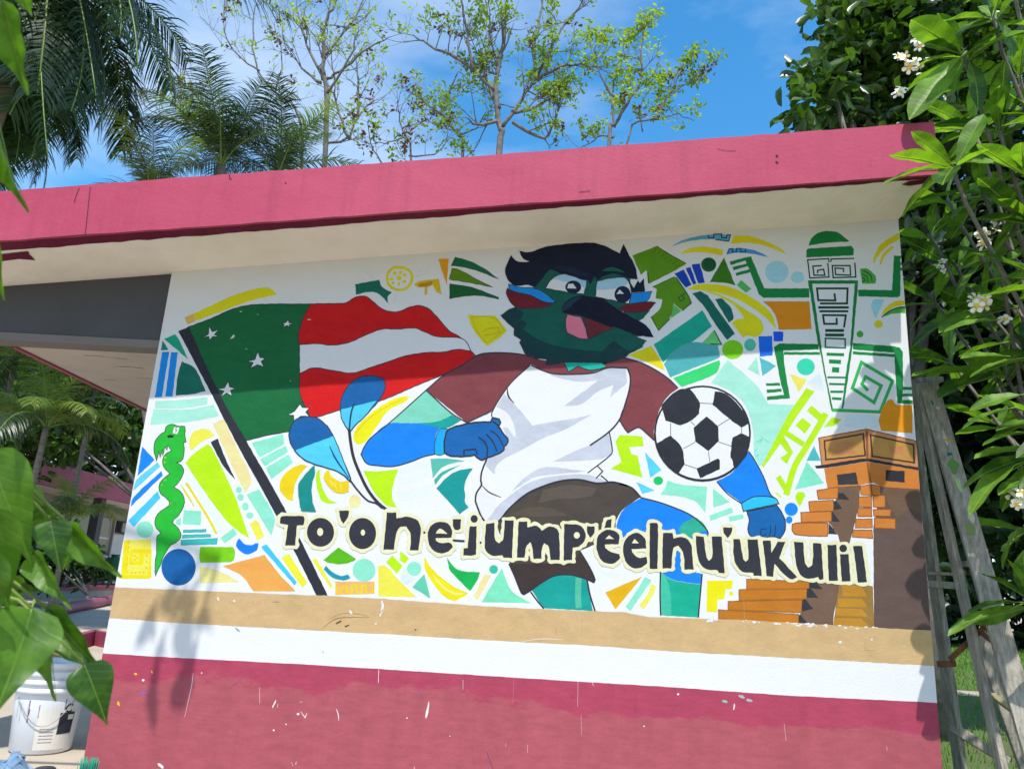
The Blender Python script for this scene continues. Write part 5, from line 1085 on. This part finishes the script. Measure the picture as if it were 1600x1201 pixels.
# lawn growing at the right
def grass(name, x0, x1, y0, y1, n, h, seed):
    r = random.Random(seed); mb = MB()
    for _ in range(n):
        x, y = r.uniform(x0, x1), y0 + (y1 - y0) * r.random() ** 1.4
        if 0 < y - (8.2 - (x - 2.7) * .054) < .8: continue
        a = r.uniform(0, 6.283); l_ = h * r.uniform(.5, 1.3); w_ = .006 * r.uniform(.7, 1.3) * (1 + y * .1); lx, ly = math.cos(a) * l_ * .5, math.sin(a) * l_ * .5
        n0 = len(mb.v); mb.v += [(x - math.sin(a) * w_, y + math.cos(a) * w_, 0), (x + math.sin(a) * w_, y - math.cos(a) * w_, 0), (x + lx, y + ly, l_)]; mb.f.append((n0, n0 + 1, n0 + 2)); mb.m.append(0); mb.sm.append(False)
    return tag(mb.build(name, m_grass), 'short green lawn grass beyond the trestle', 'grass', kind='stuff')
grass('grass', 2.5, 22, .6, 27, 60000, .09, 71)
# ------------------------------------------------------------------ far classrooms beyond the passage
m_fwall = mat_var('classroom_plaster', (0.34, 0.31, 0.27), (0.26, 0.24, 0.21), scale=2, rough=.9)
m_fdark = mat_var('classroom_interior', (0.03, 0.03, 0.032), rough=.9)
m_glass, gn, gl, gp_ = new_mat('window_glass'); gp_.inputs['Base Color'].default_value = (.02, .022, .025, 1); gp_.inputs['Roughness'].default_value = .08
m_doorw = mat_var('white_door_paint', (0.62, 0.61, 0.60), (0.52, 0.51, 0.50), scale=3, rough=.6)
fb = empty('classroom_building', (-14.4, 22, 0)); tag(fb, 'low classroom building with maroon fascia seen beyond the passage', 'building')
FX, WX, FZ = -13.0, -14.4, .55
q = MB(); q.box(-21, WX, 6, 34, -.1, 3.3); q.build('wall', m_fwall, fb)
q = MB(); q.box(-22, FX + .02, 5.0, 35, 3.2, 3.5); rf = q.build('roof', m_soffit, fb)
q = MB(); q.box(FX, FX + .12, 4.9, 35.1, 3.19, 3.84); q.build('fascia', m_maroon, rf)
q = MB(); q.box(WX + .002, -12.75, 5, 35, -.1, FZ - .12); q.build('platform', m_fwall, fb)
q = MB(); q.box(WX + .002, -12.70, 5, 35.02, FZ - .118, FZ); q.build('platform_edge', m_maroon, fb)
for k, y in enumerate((9.0, 14.5, 20.0, 25.9)):
    q = MB(); q.box(FX - .32, FX - .06, y - .14, y + .14, FZ, 3.2); q.build('column', mat_var('column_paint', (.09, .08, .08), rough=.8) if 'column_paint' not in bpy.data.materials else bpy.data.materials['column_paint'], fb)
for y0, y1 in ((8.0, 10.5), (11.2, 13.8), (14.6, 17.0), (17.6, 20.0), (20.4, 23.1)):
    q = MB(); q.box(WX + .002, WX + .05, y0, y1, FZ + .95, FZ + 2.25); wdw = q.build('window', m_fdark, fb)
    for a, b in ((y0, (y0 + y1) / 2 - .03), ((y0 + y1) / 2 + .03, y1)):
        for c, d in ((FZ + .97, FZ + 1.50), (FZ + 1.56, FZ + 2.23)):
            q = MB(); q.box(WX + .055, WX + .065, a + .04, b - .04, c, d); q.build('pane', m_glass, wdw)
    q = MB(); q.box(WX + .052, WX + .09, y0, y1, FZ + 1.50, FZ + 1.56); q.build('window_rail', m_doorw, wdw)
    q = MB(); q.box(WX + .052, WX + .16, y0 - .05, y1 + .05, FZ + .89, FZ + .95); q.build('sill', m_doorw, wdw)
q = MB(); q.box(WX + .002, WX + .05, 23.45, 25.05, FZ + .01, FZ + 1.72); dr = q.build('door', m_doorw, fb)
q = MB(); q.box(WX + .052, WX + .09, 23.62, 23.74, FZ + .85, FZ + .90); q.build('handle', m_rust, dr)
q = MB(); q.box(WX + .002, WX + .04, 23.45, 25.05, FZ + 1.78, FZ + 2.2); tr_ = q.build('transom_window', m_fdark, fb)
q = MB(); q.box(WX + .045, WX + .052, 23.5, 25.0, FZ + 1.82, FZ + 2.16); q.build('pane', m_glass, tr_)
for y in (23.38, 25.06): 
    q = MB(); q.box(WX + .002, WX + .08, y, y + .07, FZ + .01, FZ + 2.22); q.build('door_frame', m_fwall, fb)
# a trolley with a green bag parked by the door: sack body on a folding stand
st = empty('green_sack', (-13.75, 22.7, FZ)); tag(st, 'rounded green sack on a small folding stand beside the white door', 'sack')
m_gsack = mat_var('green_woven_sack', (0.03, 0.16, 0.06), (0.015, 0.09, 0.035), scale=14, rough=.7, bump=.6, bscale=30)
q = MB(); q.lathe([(.05, FZ + .10), (.34, FZ + .14), (.44, FZ + .38), (.42, FZ + .62), (.30, FZ + .80), (.12, FZ + .92), (.15, FZ + 1.0), (.02, FZ + .98)], 18, (-13.75, 22.7)); q.build('sack_body', m_gsack, st)
for s_ in (-1, 1):
    for e_ in (-1, 1):
        q = MB(); q.tube([(-13.75 + .28 * e_, 22.7 + .42 * s_, FZ), (-13.75 - .1 * e_, 22.7 + .42 * s_, FZ + .75)], .022, 6); q.build('leg', m_fdark, st)
q = MB(); q.tube([(-13.85, 22.28, FZ + .75), (-13.85, 23.12, FZ + .75)], .02, 6); q.build('crossbar', m_fdark, st)

# ------------------------------------------------------------------ stacked paint buckets
m_bucket = mat_var('white_bucket_plastic', (0.74, 0.76, 0.80), (0.66, 0.67, 0.70), scale=4, rough=.38, spec=.5)
m_wire = mat_var('galvanised_wire', (0.35, 0.33, 0.31), rough=.45, metal=.8)
m_label = mat_var('label_ink', (0.025, 0.027, 0.04), rough=.5)
m_labelw = mat_var('label_paper', (0.72, 0.68, 0.62), (0.62, 0.58, 0.52), scale=8, rough=.6)
bc = at_z(62, 1172, 0.0); bx_, by_ = bc.x, bc.y
RB, RTp, HB = .180, .206, .395
GB = 'paint buckets nested in one stack'
for k in range(4):
    z0 = .006 + k * .052
    bk = empty('paint_bucket', (bx_, by_, z0)); tag(bk, ['white plastic paint bucket with dark label at the bottom of the stack', 'second white bucket from the ground in the nested stack', 'third white bucket from the ground in the nested stack', 'empty white bucket nested on top of the bucket stack'][k], 'bucket', GB)
    q = MB(); q.lathe([(0.001, z0), (RB - .012, z0), (RB, z0 + .012), (RTp, z0 + HB - .03), (RTp, z0 + HB), (RTp - .006, z0 + HB), (RTp - .006, z0 + HB - .03), (RB - .008, z0 + .018), (0.001, z0 + .016)], 48, (bx_, by_)); q.build('bucket_body', m_bucket, bk)
    q = MB(); q.lathe([(RTp - .002, z0 + HB - .034), (RTp + .014, z0 + HB - .034), (RTp + .016, z0 + HB - .004), (RTp + .010, z0 + HB + .004), (RTp - .004, z0 + HB + .002)], 48, (bx_, by_)); q.build('rim', m_bucket, bk)
    if k == 0:
        def on_side(a0, a1, za, zb, off, nm, mt, n=10):
            mb = MB()
            for i in range(n):
                p = []
                for a, z in ((a0 + (a1 - a0) * i / n, za), (a0 + (a1 - a0) * (i + 1) / n, za), (a0 + (a1 - a0) * (i + 1) / n, zb), (a0 + (a1 - a0) * i / n, zb)):
                    rr = RB + (RTp - RB) * (z - z0) / HB + off; p.append((bx_ + rr * math.cos(a), by_ + rr * math.sin(a), z))
                mb.poly(p)
            return mb.build(nm, mt, bk)
        on_side(R(-75), R(-5), z0 + .03, z0 + .31, .0012, 'label', m_labelw); on_side(R(-38), R(-8), z0 + .12, z0 + .25, .0024, 'label_print', m_label)
        on_side(R(-22), R(-10), z0 + .205, z0 + .235, .0036, 'label_print', m_labelw)
        for j in range(5): on_side(R(-68), R(-44), z0 + .075 + .02 * j, z0 + .078 + .02 * j, .0024, 'label_line', m_wire)
        mb = MB()   # the round letter-like mark over the label
        for i in range(12):
            a, b = R(40 + 280 * i / 12), R(40 + 280 * (i + 1) / 12); p = []
            for t, rr0 in ((a, .028), (b, .028), (b, .018), (a, .018)):
                u, z = R(-22) + math.cos(t) * rr0 / .18, z0 + .275 + math.sin(t) * rr0; rr = RB + (RTp - RB) * (z - z0) / HB + .0026; p.append((bx_ + rr * math.cos(u), by_ + rr * math.sin(u), z))
            mb.poly(p)
        mb.build('label_mark', m_label, bk)
        pts = []
        for i in range(17):
            a = R(-115 + 100 * i / 16); t = i / 16; z = z0 + HB - .05 - .17 * math.sin(math.pi * t); rr = RTp + .012 - .01 * math.sin(math.pi * t); pts.append((bx_ + rr * math.cos(a), by_ + rr * math.sin(a), z))
        q = MB(); q.tube(pts, .0028, 6); q.build('handle', m_wire, bk)

r = random.Random(4)
for k in range(9):
    a = R(r.uniform(-120, -10)); z1 = .006 + HB - .045 - r.uniform(0, .08); l_ = r.uniform(.03, .14); q = MB(); w0 = r.uniform(.004, .009)
    pts = []
    for z, w_ in ((z1, w0), (z1 - l_ * .7, w0 * .6), (z1 - l_, w0 * .9)):
        rr = RB + (RTp - RB) * (z - .006) / HB + .002; pts.append([(bx_ + rr * math.cos(a + s_ * w_ / rr), by_ + rr * math.sin(a + s_ * w_ / rr), z) for s_ in (-.5, .5)])
    for i in range(2): q.poly([pts[i][0], pts[i][1], pts[i + 1][1], pts[i + 1][0]])
    q.build('paint_drip', paint(r.choice(['#dfe3e6', '#b9c7c9', '#8a5a66', '#c9b48a'])), bpy.data.objects['paint_bucket'])
# ------------------------------------------------------------------ painter's odds and ends by the wall corner
m_gpaint = mat_var('green_paint_wet', (0.02, 0.26, 0.16), (0.01, 0.17, 0.11), scale=40, rough=.35)
tp = at_y(137, 1200, -.16); tp.z = 0
tn = empty('paint_tin', (tp.x, tp.y, 0)); tag(tn, 'small tin stained green holding a brush at the wall corner', 'tin')
q = MB(); q.lathe([(.001, .003), (.050, .003), (.052, .01), (.052, .16), (.055, .165), (.051, .165), (.049, .16), (.048, .012), (.001, .01)], 28, (tp.x, tp.y)); q.build('tin_body', m_gpaint, tn)
pb = empty('paintbrush', (tp.x, tp.y, .02)); tag(pb, 'paintbrush with green bristles standing upright in the tin', 'brush')
r = random.Random(5); q = MB()
for k in range(70):
    u = r.uniform(-1, 1); x0 = tp.x + u * .038; y0 = tp.y + r.uniform(-.012, .012); q.tube([(x0, y0, .14), (x0 + u * .008 + r.gauss(0, .003), y0 + r.gauss(0, .003), .245 + r.uniform(-.012, .012))], [.0022, .0012], 4)
q.build('bristles', m_gpaint, pb); q = MB(); q.box(tp.x - .04, tp.x + .04, tp.y - .014, tp.y + .014, .09, .145); q.build('ferrule', m_wire, pb); q = MB(); q.tube([(tp.x, tp.y, .02), (tp.x, tp.y, .09)], [.012, .016], 8); q.build('handle', m_wood, pb)
# blue plastic bag
bp_ = at_z(10, 1215, 0); r = random.Random(9)
m_bag = mat_var('thin_blue_plastic', (0.22, 0.33, 0.45), (0.08, 0.15, 0.26), scale=12, rough=.3, spec=.5)
mb = MB(); n = 14; base = len(mb.v)
for i in range(n + 1):
    for j in range(n + 1):
        u, v = i / n * 2 - 1, j / n * 2 - 1; h = max(0, 1 - (u * u + v * v) * .75); mb.v.append((bp_.x + u * .13 + r.gauss(0, .009), bp_.y + v * .12 + r.gauss(0, .009), .008 + .13 * h * (.7 + .3 * math.sin(u * 5 + v * 3)) + abs(r.gauss(0, .014))))
for i in range(n):
    for j in range(n): a = i * (n + 1) + j; mb.f.append((a, a + n + 1, a + n + 2, a + 1)); mb.m.append(0); mb.sm.append(False)
tag(mb.build('plastic_bag', m_bag), 'crumpled blue plastic bag lying on the paving near the buckets', 'bag')
ld = at_z(70, 1203, 0)
q = MB(); q.lathe([(.001, .014), (.05, .016), (.058, .010), (.058, .003), (.001, .003)], 28, (ld.x, ld.y)); tag(q.build('tin_lid', m_label), 'round black tin lid on the paving below the buckets', 'lid')

# ------------------------------------------------------------------ wooden trestle ladder beyond the wall's right end
la = empty('trestle_ladder', tuple(at_z(1585, 1290, 0))); la.location.z = 0
tag(la, 'old weathered wooden trestle ladder splashed with paint beside the mural wall', 'ladder')
def two(px0, px1, Y0, Y1, ext=None):
    a, b = at_y(*px0, Y0), at_y(*px1, Y1)
    if ext is not None: d = b - a; b = a + d * ((ext - a.z) / d.z)
    return a, b
def plank(nm, px0, px1, Y0, Y1, w_, t_, side, ext=None, mt=None):
    a, b = two(px0, px1, Y0, Y1, ext); q = MB(); q.bar(a, b, w_, t_, side); return q.build(nm, mt or m_wood, la, .004), a, b
_, a1, b1 = plank('rail', (1430, 600), (1566, 1201), .42, .12, .04, .05, (1, .2, 0), 0)
rail2, a2, b2 = plank('rail', (1449, 598), (1600, 1118), .40, .02, .115, .035, (1, -.25, 0), 0)
plank('rail', (1424, 640), (1501, 1201), .75, 1.05, .04, .085, (1, .2, 0), 0)
_, a4, b4 = plank('rail', (1528, 985), (1604, 1200), .6, .7, .085, .03, (1, 0, 0), 0)
plank('top_board', (1424, 598), (1466, 596), .50, .50, .14, .035, (0, 1, 0))
plank('rung', (1440, 911), (1500, 915), .86, .86, .045, .05, (0, 0, 1)); plank('rung', (1486, 1134), (1575, 1190), 1.0, .95, .06, .04, (0, 0, 1)); plank('rung', (1446, 895), (1498, 897), .84, .84, .02, .05, (0, 0, 1))
plank('rung', (1498, 880), (1532, 882), .33, .33, .03, .045, (0, 0, 1)); plank('rung', (1550, 1085), (1586, 1112), .3, .35, .03, .03, (0, 0, 1), None, mat_var('pale_wood', (.42, .36, .20), (.30, .25, .14), scale=8, rough=.9))
plank('brace', (1484, 1030), (1548, 970), .30, .22, .030, .012, (0, 0, 1), None, m_rust); plank('brace', (1464, 1037), (1494, 1036), .32, .30, .036, .012, (0, 0, 1), None, m_rust); plank('brace', (1530, 985), (1552, 1003), .24, .28, .03, .012, (0, 0, 1), None, m_rust)
# paint splashes on the wide rail
dpl = (b2 - a2).normalized(); sdp = Vector((1, -.25, 0)); sdp = (sdp - dpl * sdp.dot(dpl)).normalized(); nrm = dpl.cross(sdp); nrm = nrm if nrm.y < 0 else -nrm
for t, u, a, b, col in ((.145, .1, .020, .07, '#e9e0c0'), (.15, .3, .05, .016, '#e0b020'), (.185, .0, .03, .022, '#107060'), (.215, .1, .06, .07, '#6f9a52'), (.26, .15, .022, .09, '#b9d890'), (.055, -.3, .012, .03, '#1f7a72'), (.33, .5, .03, .07, '#d8d2c0'), (.36, -.2, .05, .09, '#8a9a62'), (.07, .3, .02, .02, '#d9d9d0')):
    c = a2.lerp(b2, t) + sdp * (u * .04) + nrm * .0185; q = MB()
    q.poly([c + sdp * (a * .5 * math.cos(k) * (1 + .35 * math.sin(3 * k + t * 40))) + dpl * (b * .6 * math.sin(k) * (1 + .3 * math.cos(2 * k + t * 70))) for k in [i * math.pi / 7 for i in range(14)]])
    q.build('paint_splash', paint(col), rail2)

# ------------------------------------------------------------------ plumeria at the right
pr = empty('plumeria_tree', (3.75, -.25, 0)); tag(pr, 'flowering plumeria with long glossy leaves overhanging the roof corner', 'tree')
r = random.Random(77); pw = MB(); NL = 0
trunk_top = Vector((3.6, -.2, 1.3)); pw.tube([(3.75, -.25, -.05), (3.68, -.2, .7), trunk_top], [.13, .11, .095], 10)
m_petal, pn, pl_, pp_ = new_mat('plumeria_petals'); pp_.inputs['Base Color'].default_value = (.82, .80, .70, 1); pp_.inputs['Roughness'].default_value = .5
m_throat, pn, pl_, pp_ = new_mat('plumeria_throat'); pp_.inputs['Base Color'].default_value = (.80, .58, .08, 1); pp_.inputs['Roughness'].default_value = .5
def flower_mesh():
    mb = MB()
    for k in range(5):
        a = 2 * math.pi * k / 5; c, s_ = math.cos(a), math.sin(a)
        def T(x, y, z): return (x * c - y * s_, x * s_ + y * c, z)
        rows = [[T(x, y * w_, z + (.004 if y > 0 else -.002)) for y in (-1, 0, 1)] for x, w_, z in ((.004, .004, 0), (.02, .012, .008), (.038, .016, .010), (.05, .009, .006))]
        n0 = len(mb.v)
        for rw in rows: mb.v += rw
        for i in range(3):
            for j in range(2): mb.f.append((n0 + i * 3 + j, n0 + i * 3 + 3 + j, n0 + i * 3 + 4 + j, n0 + i * 3 + 1 + j)); mb.m.append(1 if i == 0 else 0); mb.sm.append(True)
    mb.tube([(0, 0, 0), (0, 0, -.03)], [.004, .003], 5, 0); return mb.mesh('plumeria_flower', [m_petal, m_throat])
FLW = flower_mesh()
def flower(p, d, s_=1.0):
    o = bpy.data.objects.new('flower', FLW); COL.objects.link(o); o.parent = pr
    m4 = Matrix.Translation(Vector(p) - Vector(pr.location)) @ Vector(d).to_track_quat('Z', 'Y').to_matrix().to_4x4() @ Matrix.Rotation(r.uniform(0, 6), 4, 'Z') @ Matrix.Scale(s_, 4); o.matrix_basis = m4
def whorl(c, axis, n, L_, spread=1.0, leafpx=(), Yw=None):
    global NL
    c = Vector(c); axis = Vector(axis).normalized(); a0 = Vector((1, 0, 0)) - axis * axis.x
    if a0.length < .1: a0 = Vector((0, 1, 0))
    a0.normalize(); b0 = axis.cross(a0)
    mid = trunk_top.lerp(c, .55) + Vector((r.gauss(.14, .08), r.gauss(.28, .1), -.12)); pre = c - axis * .22
    pw.tube([trunk_top, trunk_top.lerp(mid, .5) + Vector((.04, 0, .02)), mid, mid.lerp(pre, .6), pre, c], [.032, .022, .015, .012, .011, .010], 7)
    for k in range(n):
        a = 2.39996 * k + r.uniform(-.2, .2); el = R(r.uniform(-12, 62)) * spread
        d = (a0 * math.cos(a) + b0 * math.sin(a)) * math.cos(el) + axis * math.sin(el)
        l_ = L_ * 1.18 * r.uniform(.72, 1.12); b_ = c - axis * r.uniform(0, .07) + d * .02
        place_leaf(r.choice(PLUM), 'leaf', b_, b_ + d * l_, pr, axis, r.gauss(0, .25), r.uniform(.95, 1.25)); NL += 1
def leaf_px(b, t, Yb, Yt, mi=0, roll=0.0, w_=1.0, up=Vector((0, -.35, 1))):
    global NL
    NL += 1; return place_leaf(PLUM[mi], 'leaf', at_y(*b, Yb), at_y(*t, Yt), pr, up, roll, w_)
# leaves that the photograph singles out
for b, t, Yb, Yt, mi, ro, w_ in (((1487, 262), (1390, 231), -.62, -.72, 0, .3, 1.0), ((1487, 264), (1380, 252), -.63, -.75, 1, .1, .8), ((1486, 256), (1424, 205), -.62, -.66, 2, .5, 1.2), ((1490, 262), (1470, 276), -.62, -.85, 0, .2, 1.2), ((1495, 258), (1535, 172), -.62, -.7, 0, .6, 1.1), ((1488, 268), (1440, 268), -.62, -.70, 3, 0, .7),
                                ((1502, 82), (1423, 30), -.55, -.7, 2, .6, 1.35), ((1500, 84), (1445, 60), -.55, -.62, 0, .2, 1.4), ((1505, 78), (1470, 20), -.55, -.6, 1, .9, 1.2), ((1503, 88), (1422, 172), -.55, -.6, 0, -.5, 1.0), ((1510, 84), (1575, 30), -.55, -.7, 0, .2, 1.2), ((1508, 90), (1480, 130), -.5, -.5, 1, .2, 1.2), ((1512, 92), (1545, 150), -.5, -.6, 1, 0, 1.2),
                                ((1540, 28), (1475, 22), -.7, -.8, 0, 0, 1.0), ((1550, 25), (1535, -40), -.7, -.7, 0, .3, 1), ((1555, 30), (1600, 70), -.7, -.8, 1, 0, 1.2), ((1560, 582), (1425, 568), .25, .1, 0, .15, .8), ((1562, 585), (1462, 600), .25, -.1, 0, .25, .8), ((1560, 590), (1530, 620), .2, .1, 1, 0, .9), ((1530, 480), (1418, 503), .35, .20, 1, .1, .8), ((1580, 480), (1465, 500), .1, -.1, 0, .1, .95), ((1585, 478), (1480, 470), .1, .1, 2, .3, .9),
                                ((1615, 700), (1522, 702), -.5, -.6, 0, .1, .8), ((1612, 715), (1500, 748), -.5, -.6, 3, .2, .9), ((1620, 712), (1535, 730), -.5, -.55, 0, -.2, 1.1), ((1600, 748), (1560, 765), -.5, -.6, 0, 0, 1.0), ((1590, 945), (1478, 978), -.25, -.3, 0, .1, .75), ((1592, 940), (1512, 935), -.25, -.25, 1, .1, .8), ((1600, 930), (1537, 888), -.25, -.3, 0, .2, .9), ((1605, 925), (1580, 870), -.25, -.3, 0, .2, 1.0),
                                ((1610, 350), (1515, 330), -.4, -.5, 0, .1, 1.05), ((1612, 345), (1560, 310), -.4, -.5, 2, .3, 1.1), ((1545, 400), (1535, 455), -.1, -.1, 0, .9, .7), ((1548, 395), (1560, 450), -.1, -.15, 2, -.4, .9), ((1600, 390), (1578, 400), -.4, -.5, 0, 0, 1.2)):
    leaf_px(b, t, Yb, Yt, mi, ro, w_)
# leaf whorls filling the crown: photo place, depth, leaf count
for px, py, Y, n, L_ in ((1487, 262, -.58, 3, .24), (1505, 85, -.5, 5, .30), (1552, 25, -.65, 6, .30), (1590, 110, -.3, 9, .32), (1560, 200, -.4, 9, .32), (1600, 260, -.6, 8, .32), (1535, 300, -.1, 8, .30), (1610, 345, -.4, 6, .32), (1450, 365, .55, 7, .24), (1490, 410, .6, 8, .28), (1545, 395, -.05, 5, .28), (1590, 480, .1, 5, .30), (1530, 480, .35, 6, .28), (1460, 470, .8, 7, .26),
                         (1570, 585, .25, 6, .30), (1620, 540, -.2, 7, .34), (1480, 560, 1.0, 7, .28), (1615, 705, -.5, 5, .34), (1560, 660, .9, 7, .30), (1600, 820, .4, 7, .30), (1600, 935, -.25, 4, .30), (1640, 640, -.6, 7, .36), (1640, 430, -.6, 8, .36), (1640, 180, -.6, 8, .36), (1520, 200, .3, 8, .30), (1480, 310, .35, 6, .26), (1580, -30, -.4, 8, .34)):
    c = at_y(px, py, Y); ax = (c - trunk_top); ax = Vector((ax.x * .6, ax.y * .8 - .1, abs(ax.z) * .6 + .35)); whorl(c, ax, n, L_)
# leaves that shade the right edge of the painted wall
for wx, wz, t in ((2.12, 2.45, .75), (2.2, 2.62, .8), (2.22, 1.75, 1.1), (2.24, 1.55, 1.15), (2.2, 1.35, 1.3), (2.26, 1.18, 1.25), (2.18, 1.05, 1.3), (2.27, .95, 1.3), (2.30, .45, 1.6), (2.31, .62, 1.6), (2.28, 1.42, 1.2)):
    p = Vector((wx, 0, wz)) + SUN_TO * t; d = Vector((-.85, r.uniform(-.25, .25), r.uniform(-.35, .05))).normalized(); l_ = .30
    if t > 1: place_leaf(PLUM[r.randrange(2)], 'leaf', p - d * l_ * .35 + Vector((.10, 0, 0)), p + d * l_ * .45 + Vector((.10, 0, 0)), pr, Vector((0, -.5, 1)), r.gauss(0, .3), 1.15); NL += 1
pw.build('trunk', m_bark2, pr)
for px, py, Y, n in ((1430, 68, -.5, 4), (1415, 90, -.5, 3), (1432, 110, -.45, 3), (1412, 142, -.45, 4), (1530, 372, -.25, 6), (1548, 352, -.2, 2), (1537, 465, -.2, 4), (1522, 478, -.2, 3), (1595, 785, -.55, 5), (1588, 770, -.55, 3), (1475, 418, .4, 3), (1570, 497, -.1, 2)):
    for k in range(n):
        p = at_y(px + r.gauss(0, 7), py + r.gauss(0, 7), Y + r.gauss(0, .03)); flower(p, (r.gauss(-.3, .5), r.gauss(-1, .3), r.gauss(.5, .5)), r.uniform(.6, .9))

# ------------------------------------------------------------------ broad-leaved shrub close at the left
sh = empty('broadleaf_shrub', (-1.25, -3.9, 0)); tag(sh, 'broad leaved shrub with heart shaped leaves close at the left edge', 'shrub')
r = random.Random(15); sw = MB(); D0 = 1.0
def sp(px, py, d=D0): return at_r(px, py, d)
stem = [Vector((-1.25, -3.9, -.05)), Vector((-1.1, -3.85, .5)), sp(-120, 900), sp(-60, 760), sp(-55, 600), sp(-70, 300), sp(-40, 60), sp(-10, -90)]
sw.tube(stem, [.020, .017, .012, .010, .009, .008, .007, .005], 8)
for b, t, db, dt, mi, ro, w_ in (((-22, 700), (50, 878), .98, .95, 3, .2, .80), ((-14, 790), (8, 965), .9, .92, 0, .3, .75), ((78, 812), (94, 886), 1.0, .98, 0, .1, 1.15), ((104, 816), (182, 905), 1.02, 1.0, 1, .9, .72), ((118, 828), (104, 898), 1.03, 1.05, 3, -.3, .95), ((54, 862), (103, 952), 1.0, .97, 1, .8, .62), ((50, 950), (9, 1102), .96, .90, 0, -.35, 1.05), ((92, 964), (49, 1097), 1.0, 1.02, 2, 1.0, .55),
                                 ((72, 950), (160, 1060), 1.0, .97, 1, .7, .70), ((131, 1036), (170, 1128), .97, .96, 3, .1, 1.15), ((4, 0), (36, 148), .95, .94, 1, .7, .80), ((-6, 175), (12, 330), .93, .92, 2, .9, .62), ((22, -30), (52, 26), .95, .95, 0, .2, 1.1), ((-30, 330), (4, 470), .95, .95, 1, .4, .5), ((10, 900), (25, 960), 1.05, 1.05, 0, 0, 1.2), ((30, 925), (62, 918), 1.04, 1.02, 2, 0, .8), ((-30, 860), (-12, 1010), .9, .9, 0, 0, .8), ((66, 790), (76, 840), 1.05, 1.05, 0, .4, 1.2), ((40, 760), (70, 835), 1.04, 1.05, 3, -.4, .9)):
    B, T_ = sp(b[0], b[1], db), sp(t[0], t[1], dt)
    tocam = (CAM - (B + T_) / 2).normalized(); place_leaf(HEART[mi], 'leaf', B, T_, sh, tocam + Vector((0, 0, .5)), ro, w_)
    near = min(stem[2:], key=lambda s_: (s_ - B).length); sw.tube([near, near.lerp(B, .55) + Vector((0, 0, .025)), B], [.0022, .0018, .0015], 5)
sw.build('stem', mat_var('green_stem', (.20, .28, .05), (.14, .20, .04), scale=20, rough=.6), sh)

# ------------------------------------------------------------------ tree at the left of the yard, one leafy limb reaching over it
ot = empty('overhanging_tree', (-4.8, -2.3, 0)); tag(ot, 'tree at the yard edge whose leafy limb shades the tan and white bands', 'tree')
r = random.Random(21); q = MB(); tipp = Vector((-1.45, -1.9, 4.75))
q.tube([(-4.8, -2.3, -.05), (-4.75, -2.25, 1.6), (-4.6, -2.2, 3.2), (-4.1, -2.1, 4.3)], [.12, .10, .085, .07], 9)
limb = [Vector((-4.6, -2.2, 3.2)), Vector((-4.0, -2.1, 4.4)), Vector((-3.0, -2.0, 4.95)), Vector((-2.2, -1.95, 5.0)), tipp]; q.tube(limb, [.06, .045, .032, .022, .012], 7)
def hang_leaf(W, L_, w_, mi=0, yo=0.0):
    t = 3.9 + yo; c = Vector((W[0], 0, W[1])) + SUN_TO * t; b_ = c + Vector((0, 0, L_ / 2)); e_ = c - Vector((r.gauss(0, .02), r.gauss(0, .03), L_ / 2))
    place_leaf(PLUM[mi], 'leaf', b_, e_, ot, Vector((r.gauss(0, .2), -1, 0)), r.gauss(0, .2), w_)
    near = tipp if (tipp - b_).length < .9 else limb[3]; q.tube([near, near.lerp(b_, .5) + Vector((0, 0, .06)), b_], [.006, .005, .003], 4)
for px, y0, y1, w_, yo in ((246, 1010, 1160, .55, 0), (252, 990, 1100, .7, .3), (296, 1020, 1130, .95, .2), (306, 1000, 1110, .9, -.2), (262, 925, 1010, 1.4, .4), (285, 915, 1000, 1.5, 0), (300, 930, 1025, 1.2, .5), (318, 940, 1015, 1.2, .2), (228, 960, 1020, 1.0, .6), (325, 965, 1012, 1.4, .7), (272, 905, 960, 1.6, .8), (240, 940, 1025, 1.0, .2)):
    a, b = at_y(px, y0, 0), at_y(px - .19 * (y1 - y0) * .5, y1, 0); hang_leaf(((a.x + b.x) / 2, (a.z + b.z) / 2), (a.z - b.z) * 1.05, w_, r.randrange(3), yo)
for k in range(46):
    c = limb[1].lerp(limb[2], r.random()) if r.random() < .6 else Vector((-4.1, -2.1, 4.3)); d = Vector((r.gauss(-.3, .7), r.gauss(0, .7), r.gauss(0, .5))).normalized(); b_ = c + d * r.uniform(.1, .5)
    q.tube([c, b_], [.006, .004], 4); place_leaf(r.choice(PLUM), 'leaf', b_, b_ + (d + Vector((0, 0, -.5))).normalized() * .3, ot, Vector((0, 0, 1)), r.gauss(0, .4), 1.2)
q.build('trunk', m_bark2, ot)
